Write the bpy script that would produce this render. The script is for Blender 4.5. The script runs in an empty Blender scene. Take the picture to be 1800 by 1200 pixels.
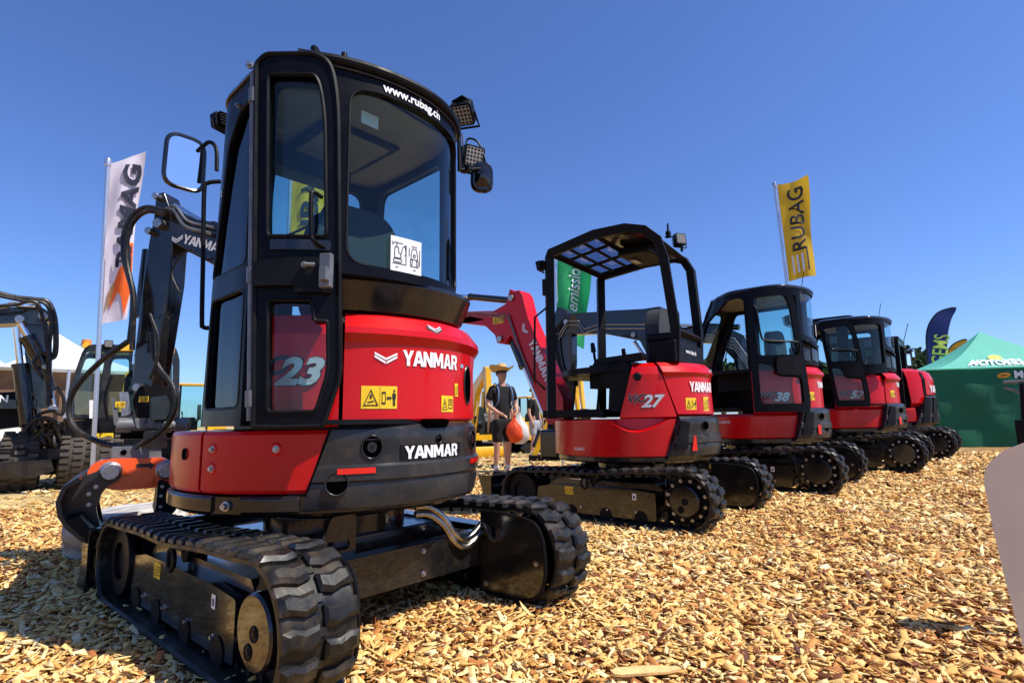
import bpy, bmesh, math, random
import numpy as np
from mathutils import Vector, Matrix
from mathutils.geometry import tessellate_polygon
random.seed(7); rng = np.random.default_rng(11)
R = math.radians
sc = bpy.context.scene
# ------------------------------------------------------------------ camera
F_PX, PITCH, ROLL, CAMH = 975.0, .142, -.015, .885
cam = bpy.data.objects.new('camera', bpy.data.cameras.new('camera')); sc.collection.objects.link(cam)
cam.data.sensor_width = 36; cam.data.lens = 36*F_PX/1800; cam.data.clip_end = 2000; cam.data.clip_start = .05
_f = Vector((0, math.cos(PITCH), math.sin(PITCH))); _u = Vector((0, -math.sin(PITCH), math.cos(PITCH))); _r = Vector((1, 0, 0))
c_, s_ = math.cos(ROLL), math.sin(ROLL)
CR, CU = _r*c_+_u*s_, -_r*s_+_u*c_
cam.matrix_world = Matrix(((CR.x, CU.x, -_f.x, 0), (CR.y, CU.y, -_f.y, 0), (CR.z, CU.z, -_f.z, CAMH), (0, 0, 0, 1)))
sc.camera = cam
def W(px, py, D):
    """world point seen at a photo pixel, D metres away on the ground"""
    d = _f*F_PX + CR*(px-900) - CU*(py-600); d /= math.hypot(d.x, d.y)
    return Vector((0, 0, CAMH)) + d*D
# ------------------------------------------------------------------ light
SUN_E = R(56); sx, sy = .94, -.34
sun = bpy.data.objects.new('sun', bpy.data.lights.new('sun', 'SUN')); sc.collection.objects.link(sun)
sun.data.energy = 5.0; sun.data.angle = R(.5); sun.data.color = (1, .95, .86)
sdir = Vector((sx*math.cos(SUN_E), sy*math.cos(SUN_E), math.sin(SUN_E)))
sun.rotation_euler = sdir.to_track_quat('Z', 'Y').to_euler()
w = bpy.data.worlds.new('World'); sc.world = w; w.use_nodes = True
nt = w.node_tree; bg = nt.nodes['Background']; sky = nt.nodes.new('ShaderNodeTexSky'); sky.sky_type = 'NISHITA'
sky.sun_disc = False; sky.sun_elevation = SUN_E; sky.sun_rotation = math.atan2(sx, sy); sky.air_density = 1.0; sky.dust_density = .5; sky.ozone_density = 2.0; sky.altitude = 600
tn = nt.nodes.new('ShaderNodeVectorMath'); tn.operation = 'MULTIPLY'; tn.inputs[1].default_value = (.67, .86, 1.30)
nt.links.new(sky.outputs[0], tn.inputs[0]); nt.links.new(tn.outputs[0], bg.inputs[0]); bg.inputs[1].default_value = .112
sc.view_settings.view_transform = 'Standard'; sc.view_settings.look = 'None'; sc.view_settings.exposure = 0.32; sc.view_settings.gamma = 1
# ------------------------------------------------------------------ materials
M = {}
def mat(name, col, rough=.5, metal=0, coat=0, spec=.5, var=0, vscale=4, bump=0, bscale=200, trans=0, dust=0):
    m = bpy.data.materials.new(name); m.use_nodes = True; n = m.node_tree; b = n.nodes['Principled BSDF']
    b.inputs['Base Color'].default_value = (*col, 1); b.inputs['Roughness'].default_value = rough; b.inputs['Metallic'].default_value = metal
    b.inputs['Coat Weight'].default_value = coat; b.inputs['Coat Roughness'].default_value = .04; b.inputs['Specular IOR Level'].default_value = spec
    tc = n.nodes.new('ShaderNodeTexCoord')
    if var:
        t = n.nodes.new('ShaderNodeTexNoise'); t.inputs['Scale'].default_value = vscale; t.inputs['Detail'].default_value = 6; n.links.new(tc.outputs['Object'], t.inputs[0])
        mr = n.nodes.new('ShaderNodeMapRange'); mr.inputs['From Min'].default_value = .3; mr.inputs['From Max'].default_value = .7
        mr.inputs['To Min'].default_value = 1-var; mr.inputs['To Max'].default_value = 1+var; n.links.new(t.outputs[0], mr.inputs[0])
        mx = n.nodes.new('ShaderNodeVectorMath'); mx.operation = 'SCALE'; mx.inputs[0].default_value = col; n.links.new(mr.outputs[0], mx.inputs['Scale']); n.links.new(mx.outputs[0], b.inputs['Base Color'])
        r2 = n.nodes.new('ShaderNodeMapRange'); r2.inputs['From Min'].default_value = .3; r2.inputs['From Max'].default_value = .7
        r2.inputs['To Min'].default_value = max(.03, rough-.1*var*3); r2.inputs['To Max'].default_value = min(1, rough+.15*var*3); n.links.new(t.outputs[0], r2.inputs[0]); n.links.new(r2.outputs[0], b.inputs['Roughness'])
    if dust:
        t = n.nodes.new('ShaderNodeTexNoise'); t.inputs['Scale'].default_value = 11; t.inputs['Detail'].default_value = 9; t.inputs['Roughness'].default_value = .7; n.links.new(tc.outputs['Object'], t.inputs[0])
        mr = n.nodes.new('ShaderNodeMapRange'); mr.inputs['From Min'].default_value = .5; mr.inputs['From Max'].default_value = .78; mr.inputs['To Max'].default_value = dust; n.links.new(t.outputs[0], mr.inputs[0])
        mx = n.nodes.new('ShaderNodeMix'); mx.data_type = 'RGBA'; n.links.new(mr.outputs[0], mx.inputs[0]); src = b.inputs['Base Color'].links
        if src: n.links.new(src[0].from_socket, mx.inputs[6])
        else: mx.inputs[6].default_value = (*col, 1)
        mx.inputs[7].default_value = (.24, .16, .085, 1); n.links.new(mx.outputs[2], b.inputs['Base Color'])
    if bump:
        t = n.nodes.new('ShaderNodeTexNoise'); t.inputs['Scale'].default_value = bscale; t.inputs['Detail'].default_value = 4; n.links.new(tc.outputs['Object'], t.inputs[0])
        bp = n.nodes.new('ShaderNodeBump'); bp.inputs['Strength'].default_value = bump; bp.inputs['Distance'].default_value = .01; n.links.new(t.outputs[0], bp.inputs['Height']); n.links.new(bp.outputs[0], b.inputs['Normal'])
    if trans:
        tr = n.nodes.new('ShaderNodeBsdfTranslucent'); tr.inputs[0].default_value = (*col, 1); ms = n.nodes.new('ShaderNodeMixShader'); ms.inputs[0].default_value = trans
        n.links.new(b.outputs[0], ms.inputs[1]); n.links.new(tr.outputs[0], ms.inputs[2]); n.links.new(ms.outputs[0], n.nodes['Material Output'].inputs[0])
    M[name] = m; return m
mat('red', (.56, .0015, .004), .30, coat=.22, spec=.24, var=.06, vscale=3, bump=.015, bscale=60, dust=.05)
mat('red_low', (.50, .0015, .004), .28, coat=.28, spec=.28, var=.06, vscale=3, bump=.015, bscale=60, dust=.08)
mat('black', (.008, .008, .009), .18, coat=.35, spec=.5, var=.25, vscale=5, bump=.02, bscale=50, dust=.14)
mat('cabblack', (.005, .005, .007), .28, spec=.10, var=.2, vscale=6)
mat('satin', (.006, .006, .007), .45, spec=.14, var=.3, vscale=9, bump=.08, bscale=300)
mat('cwgrey', (.022, .023, .025), .26, coat=.15, spec=.3, var=.25, vscale=5, bump=.10, bscale=110, dust=.16)
mat('rubber', (.010, .0095, .009), .40, spec=.35, var=.4, vscale=14, bump=.08, bscale=70, dust=.35)
mat('rubber_dusty', (.05, .038, .028), .75, var=.4, vscale=20, bump=.2, bscale=120)
mat('chrome', (.8, .8, .8), .14, metal=1, var=.1, vscale=30)
mat('pipe', (.36, .33, .30), .22, metal=1, var=.35, vscale=16, dust=.3)
mat('steel', (.42, .41, .40), .38, metal=1, var=.25, vscale=30)
mat('greysteel', (.16, .165, .17), .45, metal=.3, var=.3, vscale=12)
mat('hole_shade', (.001, .001, .001), .9, spec=0)  # near-black that stands in for the shade inside holes
mat('white', (.8, .8, .8), .45)
mat('whitepaint', (.88, .80, .65), .3, coat=.4, var=.04, vscale=6)
mat('sticker', (.85, .55, .01), .4, var=.05, vscale=30)
mat('ink', (.01, .01, .012), .5)
mat('orange', (.92, .10, .015), .3, coat=.5, var=.12, vscale=8)
mat('yellow', (.80, .42, .008), .35, coat=.4, var=.1, vscale=4)
mat('reflector', (.75, .01, .01), .12, coat=1)
mat('silver', (.6, .6, .6), .3, metal=.4)
mat('lining', (.36, .33, .28), .8, var=.1, vscale=6)
mat('seatcloth', (.03, .034, .04), .8, bump=.3, bscale=400)
mat('mirror', (.9, .9, .9), .02, metal=1)
mat('skin', (.55, .29, .19), .5, var=.08, vscale=20)
mat('cloth_black', (.004, .004, .005), .85, bump=.3, bscale=60)
mat('cloth_blue', (.12, .2, .36), .85)
mat('cloth_white', (.75, .74, .72), .8, bump=.3, bscale=40)
mat('cloth_grey', (.35, .37, .4), .85)
mat('straw', (.55, .36, .12), .8, bump=.5, bscale=150)
mat('bag_orange', (.85, .1, .02), .35, trans=.3, bump=.6, bscale=30)
mat('bag_white', (.8, .78, .74), .4, trans=.3, bump=.6, bscale=30)
mat('hair', (.03, .015, .008), .6)
mat('flag_white', (.74, .67, .74), .85, trans=.35, bump=.15, bscale=15)
mat('flag_yellow', (.78, .48, .03), .8, trans=.35)
mat('flag_green', (.02, .36, .12), .8, trans=.4)
mat('flag_navy', (.03, .04, .16), .8, trans=.3)
mat('flag_orange', (.8, .35, .03), .8, trans=.3)
mat('navyink', (.012, .014, .035), .8)
mat('orangeink', (.85, .13, .01), .8, trans=.2)
mat('brownink', (.42, .2, .08), .8)
mat('yellowink', (.8, .75, .12), .8)
mat('tent_green', (.004, .13, .06), .75, trans=.12, var=.12, vscale=1.3)
mat('tent_mint', (.20, .74, .56), .7, trans=.4, var=.05, vscale=2)
mat('tent_white', (.8, .8, .8), .7, trans=.3)
mat('brownwall', (.16, .09, .05), .85, var=.3, vscale=3)
mat('stone', (.45, .42, .38), .85, var=.35, vscale=7, bump=.9, bscale=12)
mat('alu', (.6, .6, .62), .3, metal=.8)
mat('bark', (.08, .06, .04), .9)
mat('leaf', (.035, .065, .02), .8, var=.5, vscale=.8)
mat('lens', (.28, .27, .25), .25, coat=.6)
mat('amber', (.8, .25, .02), .2, coat=1)
mat('brick', (.3, .3, .3), .8)
def glass(name, tint, gl=.12):
    m = bpy.data.materials.new(name); m.use_nodes = True; n = m.node_tree; n.nodes.remove(n.nodes['Principled BSDF'])
    t = n.nodes.new('ShaderNodeBsdfTransparent'); t.inputs[0].default_value = (*tint, 1); g = n.nodes.new('ShaderNodeBsdfGlossy'); g.inputs['Roughness'].default_value = .015; g.inputs[0].default_value = (.95, .97, 1, 1)
    lw = n.nodes.new('ShaderNodeLayerWeight'); lw.inputs[0].default_value = .5
    tc = n.nodes.new('ShaderNodeTexCoord'); no = n.nodes.new('ShaderNodeTexNoise'); no.inputs['Scale'].default_value = 2.5; n.links.new(tc.outputs['Object'], no.inputs[0])
    bp = n.nodes.new('ShaderNodeBump'); bp.inputs['Strength'].default_value = .03; bp.inputs['Distance'].default_value = .02; n.links.new(no.outputs[0], bp.inputs['Height']); n.links.new(bp.outputs[0], g.inputs['Normal'])
    pw = n.nodes.new('ShaderNodeMath'); pw.operation = 'POWER'; pw.inputs[1].default_value = 4.5; n.links.new(lw.outputs['Facing'], pw.inputs[0])
    mm = n.nodes.new('ShaderNodeMath'); mm.operation = 'MULTIPLY_ADD'; mm.inputs[1].default_value = .8; mm.inputs[2].default_value = gl*.5; n.links.new(pw.outputs[0], mm.inputs[0])
    x = n.nodes.new('ShaderNodeMixShader'); n.links.new(mm.outputs[0], x.inputs[0]); n.links.new(t.outputs[0], x.inputs[1]); n.links.new(g.outputs[0], x.inputs[2]); n.links.new(x.outputs[0], n.nodes['Material Output'].inputs[0])
    M[name] = m
glass('glass', (.70, .88, .86), .07); glass('glass_dark', (.60, .80, .80), .06); glass('glass_black', (.05, .085, .09), .0); glass('glass_smoke', (.26, .28, .36), .02)
# ------------------------------------------------------------------ geometry helpers
class G:
    def __init__(s): s.v = []; s.f = []; s.m = []; s.k = 0
    def add(s, vs, fs):
        o = len(s.v); s.v += [tuple(v) for v in vs]; s.f += [tuple(i+o for i in f) for f in fs]; s.m += [s.k]*len(fs); return s
    def mi(s, k): s.k = k; return s
    def hexa(s, p): return s.add(p, [(0, 3, 2, 1), (4, 5, 6, 7), (0, 1, 5, 4), (1, 2, 6, 5), (2, 3, 7, 6), (3, 0, 4, 7)])
    def box(s, c, d, rot=None, tap=1):
        hx, hy, hz = d[0]/2, d[1]/2, d[2]/2
        p = [Vector((-hx, -hy, -hz)), Vector((hx, -hy, -hz)), Vector((hx, hy, -hz)), Vector((-hx, hy, -hz)), Vector((-hx*tap, -hy*tap, hz)), Vector((hx*tap, -hy*tap, hz)), Vector((hx*tap, hy*tap, hz)), Vector((-hx*tap, hy*tap, hz))]
        if rot: 
            from mathutils import Euler
            q = Euler([R(a) for a in rot]).to_matrix(); p = [q @ a for a in p]
        return s.hexa([a+Vector(c) for a in p])
    def cyl(s, a, b, r0, r1=None, n=20, cap=True):
        a, b = Vector(a), Vector(b); r1 = r0 if r1 is None else r1; d = (b-a).normalized()
        x = d.orthogonal().normalized(); y = d.cross(x)
        vs = [c+(x*math.cos(t)+y*math.sin(t))*r for c, r in ((a, r0), (b, r1)) for t in [2*math.pi*i/n for i in range(n)]]
        fs = [(i, (i+1) % n, n+(i+1) % n, n+i) for i in range(n)]
        if cap: fs += [tuple(range(n-1, -1, -1)), tuple(range(n, 2*n))]
        return s.add(vs, fs)
    def lathe(s, prof, o, ax, n=28):
        o, d = Vector(o), Vector(ax).normalized(); x = d.orthogonal().normalized(); y = d.cross(x); m = len(prof)
        vs = [o+d*h+(x*math.cos(t)+y*math.sin(t))*max(r, 1e-4) for r, h in prof for t in [2*math.pi*i/n for i in range(n)]]
        fs = [(j*n+i, j*n+(i+1) % n, (j+1)*n+(i+1) % n, (j+1)*n+i) for j in range(m-1) for i in range(n)]
        return s.add(vs, fs)
    def tube(s, pts, r, n=8, sub=6, cap=True, flat=False, ph=0):
        p = [Vector(q) for q in pts]
        if not flat and len(p) > 2:
            q = [p[0]+(p[0]-p[1])]+p+[p[-1]+(p[-1]-p[-2])]; o = []
            for i in range(1, len(q)-2):
                for k in range(sub):
                    t = k/sub; a, b, c, d = q[i-1:i+3]
                    o.append(.5*((2*b)+(c-a)*t+(2*a-5*b+4*c-d)*t*t+(3*b-a-3*c+d)*t**3))
            o.append(p[-1]); p = o
        x = None; vs = []; m = len(p)
        for i in range(m):
            d = (p[min(i+1, m-1)]-p[max(i-1, 0)]).normalized()
            x = d.orthogonal().normalized() if x is None else (x-d*x.dot(d)).normalized()
            y = d.cross(x); rr = r(i/(m-1)) if callable(r) else r
            vs += [p[i]+(x*math.cos(2*math.pi*k/n+ph)+y*math.sin(2*math.pi*k/n+ph))*rr for k in range(n)]
        fs = [(j*n+i, j*n+(i+1) % n, (j+1)*n+(i+1) % n, (j+1)*n+i) for j in range(m-1) for i in range(n)]
        if cap: fs += [tuple(range(n-1, -1, -1)), tuple(range((m-1)*n, m*n))]
        return s.add(vs, fs)
    def plate(s, outer, holes=(), t=.02, mp=None, du=None, dv=None, back=True):
        mp = mp or (lambda u, v, w: (u, v, w))
        loops = [[Vector((a, b, 0)) for a, b in l] for l in [outer]+list(holes)]
        flat = [q for l in loops for q in l]; tr = tessellate_polygon(loops)
        bm = bmesh.new(); bv = [bm.verts.new(q) for q in flat]
        for a in tr:
            try: bm.faces.new([bv[i] for i in a])
            except ValueError: pass
        for st, ax in ((du, 0), (dv, 1)):
            if st:
                lo, hi = min(q[ax] for q in flat), max(q[ax] for q in flat); k = math.floor(lo/st)+1
                while k*st < hi:
                    co = [0, 0, 0]; co[ax] = k*st; no = [0, 0, 0]; no[ax] = 1
                    bmesh.ops.bisect_plane(bm, geom=bm.verts[:]+bm.edges[:]+bm.faces[:], plane_co=co, plane_no=no, dist=1e-6); k += 1
        bm.normal_update()
        for f in bm.faces:
            if f.normal.z < 0: f.normal_flip()
        bm.verts.ensure_lookup_table(); bm.verts.index_update(); n = len(bm.verts)
        vs = [mp(q.co.x, q.co.y, 0) for q in bm.verts]; fs = [tuple(x.index for x in f.verts) for f in bm.faces]
        if back:
            vs += [mp(q.co.x, q.co.y, -t) for q in bm.verts]; fs += [tuple(i+n for i in reversed(f)) for f in fs]
            for e in bm.edges:
                if len(e.link_faces) == 1:
                    l = [l for l in e.link_faces[0].loops if l.edge == e][0]; a, b = l.vert.index, l.link_loop_next.vert.index; fs.append((b, a, a+n, b+n))
        bm.free(); return s.add(vs, fs)
    def grid(s, fn, nu, nv):
        vs = [fn(i/nu, j/nv) for j in range(nv+1) for i in range(nu+1)]
        return s.add(vs, [(j*(nu+1)+i, j*(nu+1)+i+1, (j+1)*(nu+1)+i+1, (j+1)*(nu+1)+i) for j in range(nv) for i in range(nu)])
    def prism(s, poly, a, b, ax='x'):
        """poly in the two other axes, extruded from a to b along ax (closed)"""
        mp = {'x': lambda u, v, w: (w, u, v), 'y': lambda u, v, w: (u, w, v), 'z': lambda u, v, w: (u, v, w)}[ax]
        return s.plate(poly, (), 1, lambda u, v, w: mp(u, v, b if w == 0 else a))
    def build(s, name, m, parent=None, bevel=0, smooth=35, recalc=True):
        me = bpy.data.meshes.new(name); me.from_pydata(s.v, [], s.f)
        ms = m if isinstance(m, (list, tuple)) else [m]
        for x in ms: me.materials.append(M[x])
        me.polygons.foreach_set('material_index', s.m)
        if recalc:
            bm = bmesh.new(); bm.from_mesh(me); bmesh.ops.recalc_face_normals(bm, faces=bm.faces); bm.to_mesh(me); bm.free()
        me.validate()
        if smooth: me.polygons.foreach_set('use_smooth', [True]*len(me.polygons)); me.set_sharp_from_angle(angle=R(smooth))
        o = bpy.data.objects.new(name, me); sc.collection.objects.link(o); o.parent = parent
        if bevel:
            b = o.modifiers.new('bevel', 'BEVEL'); b.width = bevel; b.segments = 2; b.limit_method = 'ANGLE'; b.angle_limit = R(40); b.harden_normals = True
        return o
def empty(name, label, cat, loc=(0, 0, 0), rz=0, s=1, group=None):
    o = bpy.data.objects.new(name, None); sc.collection.objects.link(o); o.location = loc; o.rotation_euler = (0, 0, rz); o.scale = (s, s, s)
    o['label'] = label; o['category'] = cat
    if group: o['group'] = group
    return o
def tag(o, label, cat, group=None): 
    o['label'] = label; o['category'] = cat
    if group: o['group'] = group
    return o
def rnd(poly, r, n=5):
    o = []; N = len(poly)
    for i in range(N):
        p, a, b = Vector(poly[i]), Vector(poly[i-1]), Vector(poly[(i+1) % N]); rr = r[i] if isinstance(r, (list, tuple)) else r
        if rr <= 0: o.append(tuple(p)); continue
        d1, d2 = min(rr, (a-p).length*.48), min(rr, (b-p).length*.48); p1, p2 = p+(a-p).normalized()*d1, p+(b-p).normalized()*d2
        for k in range(n+1):
            t = k/n; o.append(tuple(p1*(1-t)**2+p*2*t*(1-t)+p2*t*t))
    return o
def cylmap(r, rs=None):
    return lambda u, v, w: ((r+w+(rs(v) if rs else 0))*math.sin(R(u)), -(r+w+(rs(v) if rs else 0))*math.cos(R(u)), v)
def planemap(o, ax, ay, n):
    o, ax, ay, n = Vector(o), Vector(ax), Vector(ay), Vector(n); return lambda u, v, w: tuple(o+ax*u+ay*v+n*w)
def text_geo(body, size, shear=0, bold=0, space=1, align='CENTER'):
    c = bpy.data.curves.new('t', 'FONT'); c.body = body; c.size = 1; c.shear = shear; c.offset = bold; c.space_character = space; c.align_x = align; c.align_y = 'CENTER'; c.resolution_u = 3
    o = bpy.data.objects.new('t', c); sc.collection.objects.link(o); dg = bpy.context.evaluated_depsgraph_get(); me = bpy.data.meshes.new_from_object(o.evaluated_get(dg))
    v = [(q.co.x*size, q.co.y*size) for q in me.vertices]; f = [tuple(p.vertices) for p in me.polygons]
    bpy.data.objects.remove(o); bpy.data.curves.remove(c); bpy.data.meshes.remove(me); return v, f
def lettering(name, body, size, m, mp, parent, shear=0, bold=0, sx=1, u0=0, v0=0, w=.003, space=1, sv=1, rot=0, outline=None):
    g = G()
    for k, (bd, ww) in enumerate(((bold, w),) if not outline else ((bold, w), (bold+outline[1], w*.6))):
        v, f = text_geo(body, size, shear, bd, space); cr, sr = math.cos(R(rot)), math.sin(R(rot))
        v = [((a*cr*sx-b*sr*sv), (a*sr*sx+b*cr*sv)) for a, b in v]; g.mi(k).add([mp(u0+a, v0+b, ww) for a, b in v], f)
    return g.build(name, [m, outline[0]] if outline else m, parent, smooth=0, recalc=False)
GLYPH = {'Y': (.90, [(0,1),(.28,1),(.45,.62),(.62,1),(.9,1),(.58,.4),(.58,0),(.32,0),(.32,.4)], []), 'A': (.98, [(0,0),(.33,1),(.65,1),(.98,0),(.70,0),(.64,.2),(.34,.2),(.28,0)], [[(.40,.4),(.58,.4),(.49,.72)]]),
 'N': (.88, [(0,0),(0,1),(.27,1),(.62,.45),(.62,1),(.88,1),(.88,0),(.62,0),(.26,.55),(.26,0)], []), 'M': (1.04, [(0,0),(0,1),(.30,1),(.52,.5),(.74,1),(1.04,1),(1.04,0),(.79,0),(.79,.58),(.60,.12),(.44,.12),(.25,.58),(.25,0)], []),
 'R': (.84, [(0,0),(0,1),(.62,1),(.82,.88),(.82,.55),(.68,.42),(.84,0),(.56,0),(.44,.36),(.26,.36),(.26,0)], [[(.26,.56),(.26,.8),(.52,.8),(.56,.74),(.56,.62),(.52,.56)]])}
def wordmark(mp, parent, h, wd, u0, v0, su=1, w=.004, rot=0, m='white'):
    # heavy capital lettering, h high and wd wide (metres), centred on (u0, v0)
    word = 'YANMAR'; tot = sum(GLYPH[c][0] for c in word)+.05*5-.25; x = 0; g = G(); cr, sr = math.cos(R(rot)), math.sin(R(rot)); k = wd/tot
    for i, c in enumerate(word):
        gw, o, hs = GLYPH[c]; f = lambda a, b, w_: (lambda X, Y: mp(u0+(X*cr-Y*sr)*su, v0+X*sr+Y*cr, w))((x+a-tot/2)*k, (b-.5)*h)
        g.plate(o, hs, 1, f, back=False); x += gw+.05-(.12 if c in 'YA' and i < 2 else 0)
    return g.build('lettering', m, parent, smooth=0, recalc=False)
def chevron(g, mp, u0, v0, s, w=.004, k=0, su=1):
    g.mi(k)
    for dy in (0, -.32):
        for sgn in (-1, 1):
            pl = [(0, -.28), (sgn*1, .28), (sgn*1, .06), (0, -.5)] if dy == 0 else [(sgn*.04, -.62), (sgn*1, -.02), (sgn*1, -.24), (sgn*.04, -.86)]
            g.add([mp(u0+a*s*su, v0+b*s, w) for a, b in pl], [(0, 1, 2, 3) if sgn > 0 else (3, 2, 1, 0)])
def sticker(parent, mp, u0, v0, wd, ht, kind='crush', su=1, w=.003):
    g = G(); q = lambda a, b, ww=w: mp(u0+a*wd*su, v0+b*ht, ww)
    n = 6; top = [(-.5+i/n, .5) for i in range(n+1)]; bot = [(-.5+i/n, -.5) for i in range(n+1)]
    g.mi(0).add([q(*p) for p in top+bot], [(i, i+n+1, i+n+2, i+1) for i in range(n)])
    g.mi(1); ww = w*1.6
    def poly(pts): g.add([q(a, b, ww) for a, b in pts], [tuple(range(len(pts)))])
    def ring(pts, t=.82):
        cx = sum(p[0] for p in pts)/len(pts); cy = sum(p[1] for p in pts)/len(pts); inn = [(cx+(a-cx)*t, cy+(b-cy)*t) for a, b in pts]; m = len(pts)
        g.add([q(a, b, ww) for a, b in pts+inn], [(i, (i+1) % m, m+(i+1) % m, m+i) for i in range(m)])
    ring([(-.45, -.38), (-.03, -.38), (-.24, .36)], .8); poly([(-.27, -.05), (-.21, -.05), (-.22, .12), (-.26, .12)]); poly([(-.33, -.2), (-.15, -.14), (-.16, -.2), (-.33, -.25)])
    poly([(.005, -.5), (.012, -.5), (.012, .5), (.005, .5)])
    if kind == 'crush':
        ring([(.06, -.3), (.17, -.3), (.17, .25), (.06, .25)], .72); poly([(.19, -.03), (.24, .08), (.24, .01), (.29, .01), (.29, .08), (.34, -.03), (.29, -.14), (.29, -.07), (.24, -.07), (.24, -.14)])
        poly([(.36, .18), (.46, .18), (.46, -.08), (.44, -.08), (.44, -.38), (.415, -.38), (.415, -.1), (.405, -.1), (.405, -.38), (.38, -.38), (.38, -.08), (.36, -.08)]); poly([(.39, .22), (.43, .22), (.435, .32), (.41, .37), (.385, .32)])
    else:
        ring([(.08, -.3), (.42, -.3), (.42, .3), (.08, .3)], .8); poly([(.14, -.06), (.36, -.06), (.36, .0), (.14, .0)]); poly([(.14, .1), (.36, .1), (.36, .15), (.14, .15)])
    return g.build('warning_sticker', ['sticker', 'ink'], parent, smooth=0, recalc=False)
def bolt(g, p, n, r=.012, h=.008): g.lathe([(0, h), (r*.6, h), (r*.62, h*.3), (r, h*.25), (r, -.004)], p, n, 10)
# ------------------------------------------------------------------ excavator undercarriage
def track_path(yr, rr, yf, rf, sag=.012):
    pts = []
    for i in range(19): a = R(270-180*i/18+0); pts.append((yr+rr*math.cos(a) if False else yr-rr*math.sin(R(180*i/18)), rr-rr*math.cos(R(180*i/18))))
    for i in range(1, 12): t = i/12; pts.append((yr+(yf-yr)*t, 2*rr+(2*rf-2*rr)*t-sag*math.sin(math.pi*t)*(1+.6*math.cos(2*math.pi*t*2))))
    for i in range(17): a = R(180*i/16); pts.append((yf+rf*math.sin(a), rf+rf*math.cos(a)))
    for i in range(1, 16): t = i/16; pts.append((yf+(yr-yf)*t, 0))
    return pts
def resample(p, n):
    q = p+[p[0]]; c = [0]
    for a, b in zip(q, q[1:]): c.append(c[-1]+math.dist(a, b))
    o = []; j = 0
    for i in range(n):
        s = c[-1]*i/n
        while c[j+1] < s: j += 1
        t = (s-c[j])/(c[j+1]-c[j]) if c[j+1] > c[j] else 0; o.append((q[j][0]+(q[j+1][0]-q[j][0])*t, q[j][1]+(q[j+1][1]-q[j][1])*t))
    return o, c[-1]
def rubber_track(root, side, yr=-.78, yf=.80, wd=.25, xo=.775, rr=.222, rf=.195, nl=48):
    h = .025
    N = nl*4; P, L = resample([(y, z+h) for y, z in track_path(yr, rr, yf, rf)], N)
    xc = side*(xo-wd/2); fr = []
    for i in range(N):
        a, b = P[i-1], P[(i+1) % N]; d = Vector((b[0]-a[0], b[1]-a[1])).normalized(); fr.append((P[i], d, Vector((-d.y, d.x))))
    # orientation: outward normal away from the loop centre
    cy, cz = (yr+yf)/2, rr
    for i, (p, d, n) in enumerate(fr):
        if n.dot(Vector((p[0]-cy, (p[1]-cz)*3))) < 0: fr[i] = (p, d, -n)
    def at(s, x, hh):
        s %= N; i = int(s); t = s-i; (p, d, n), (p2, d2, n2) = fr[i], fr[(i+1) % N]
        q = Vector(p)*(1-t)+Vector(p2)*t; m = (n*(1-t)+n2*t).normalized()
        return (xc+x, q.x+m.x*hh, q.y+m.y*hh)
    g = G(); prof = [(-wd/2, -.004), (-wd/2+.006, .0), (wd/2-.006, .0), (wd/2, -.004), (wd/2, -.018), (wd/2-.012, -.024), (-wd/2+.012, -.024), (-wd/2, -.018)]; m = len(prof)
    vs = [at(i, x, hh) for i in range(N) for x, hh in prof]
    g.add(vs, [(i*m+j, i*m+(j+1) % m, ((i+1) % N)*m+(j+1) % m, ((i+1) % N)*m+j) for i in range(N) for j in range(m)])
    u = L/N; W2 = wd/2
    fp = [(.010, -.034), (.050, -.044), (W2-.03, -.030), (W2+.003, -.028), (W2+.003, .026), (W2-.032, .030), (.060, .018), (.012, .025)]
    tp = [(.016, -.017), (.052, -.029), (W2-.034, -.017), (W2-.016, -.012), (W2-.016, .012), (W2-.036, .016), (.056, .004), (.018, .011)]
    for k in range(nl):
        for sd in (-1, 1):
            s0 = k*4+(2 if sd > 0 else 0)
            b = [at(s0+y/u, sd*x, -.001) for x, y in fp]; md = [at(s0+y/u*.96, sd*(x-.002), h*.55) for x, y in fp]; tt = [at(s0+y/u, sd*x, h) for x, y in tp]; n = len(fp)
            g.add(b+md+tt, [(j, (j+1) % n, n+(j+1) % n, n+j) for j in range(n)]+[(n+j, n+(j+1) % n, 2*n+(j+1) % n, 2*n+j) for j in range(n)]+[tuple(range(2*n, 3*n))])
        g.add([at(k*4+yy/u, x, hh) for hh in (-.001, .008) for x, yy in ((-.016, -.012), (.016, -.012), (.016, .012), (-.016, .012))], [(0, 1, 5, 4), (1, 2, 6, 5), (2, 3, 7, 6), (3, 0, 4, 7), (4, 5, 6, 7)])
        g.add([at(k*4+yy/u, x, -hh) for hh in (.022, .055) for x, yy in ((-.03, -.012), (.03, -.012), (.03, .012), (-.03, .012))], [(0, 1, 5, 4), (1, 2, 6, 5), (2, 3, 7, 6), (3, 0, 4, 7), (4, 5, 6, 7)])
    return g.build('rubber_track', 'rubber', root, smooth=25)
def disc_x(g, x, y, z, r, side, t=.02, n=40, inner=0):
    if inner: g.lathe([(inner, 0), (r*.97, 0), (r, t*.4), (r, t), (inner, t), (inner, 0)], (x+side*t, y, z), (-side, 0, 0), n)
    else: g.lathe([(0, 0), (r*.96, 0), (r, t*.3), (r, t), (0, t)], (x+side*t, y, z), (-side, 0, 0), n)
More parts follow.
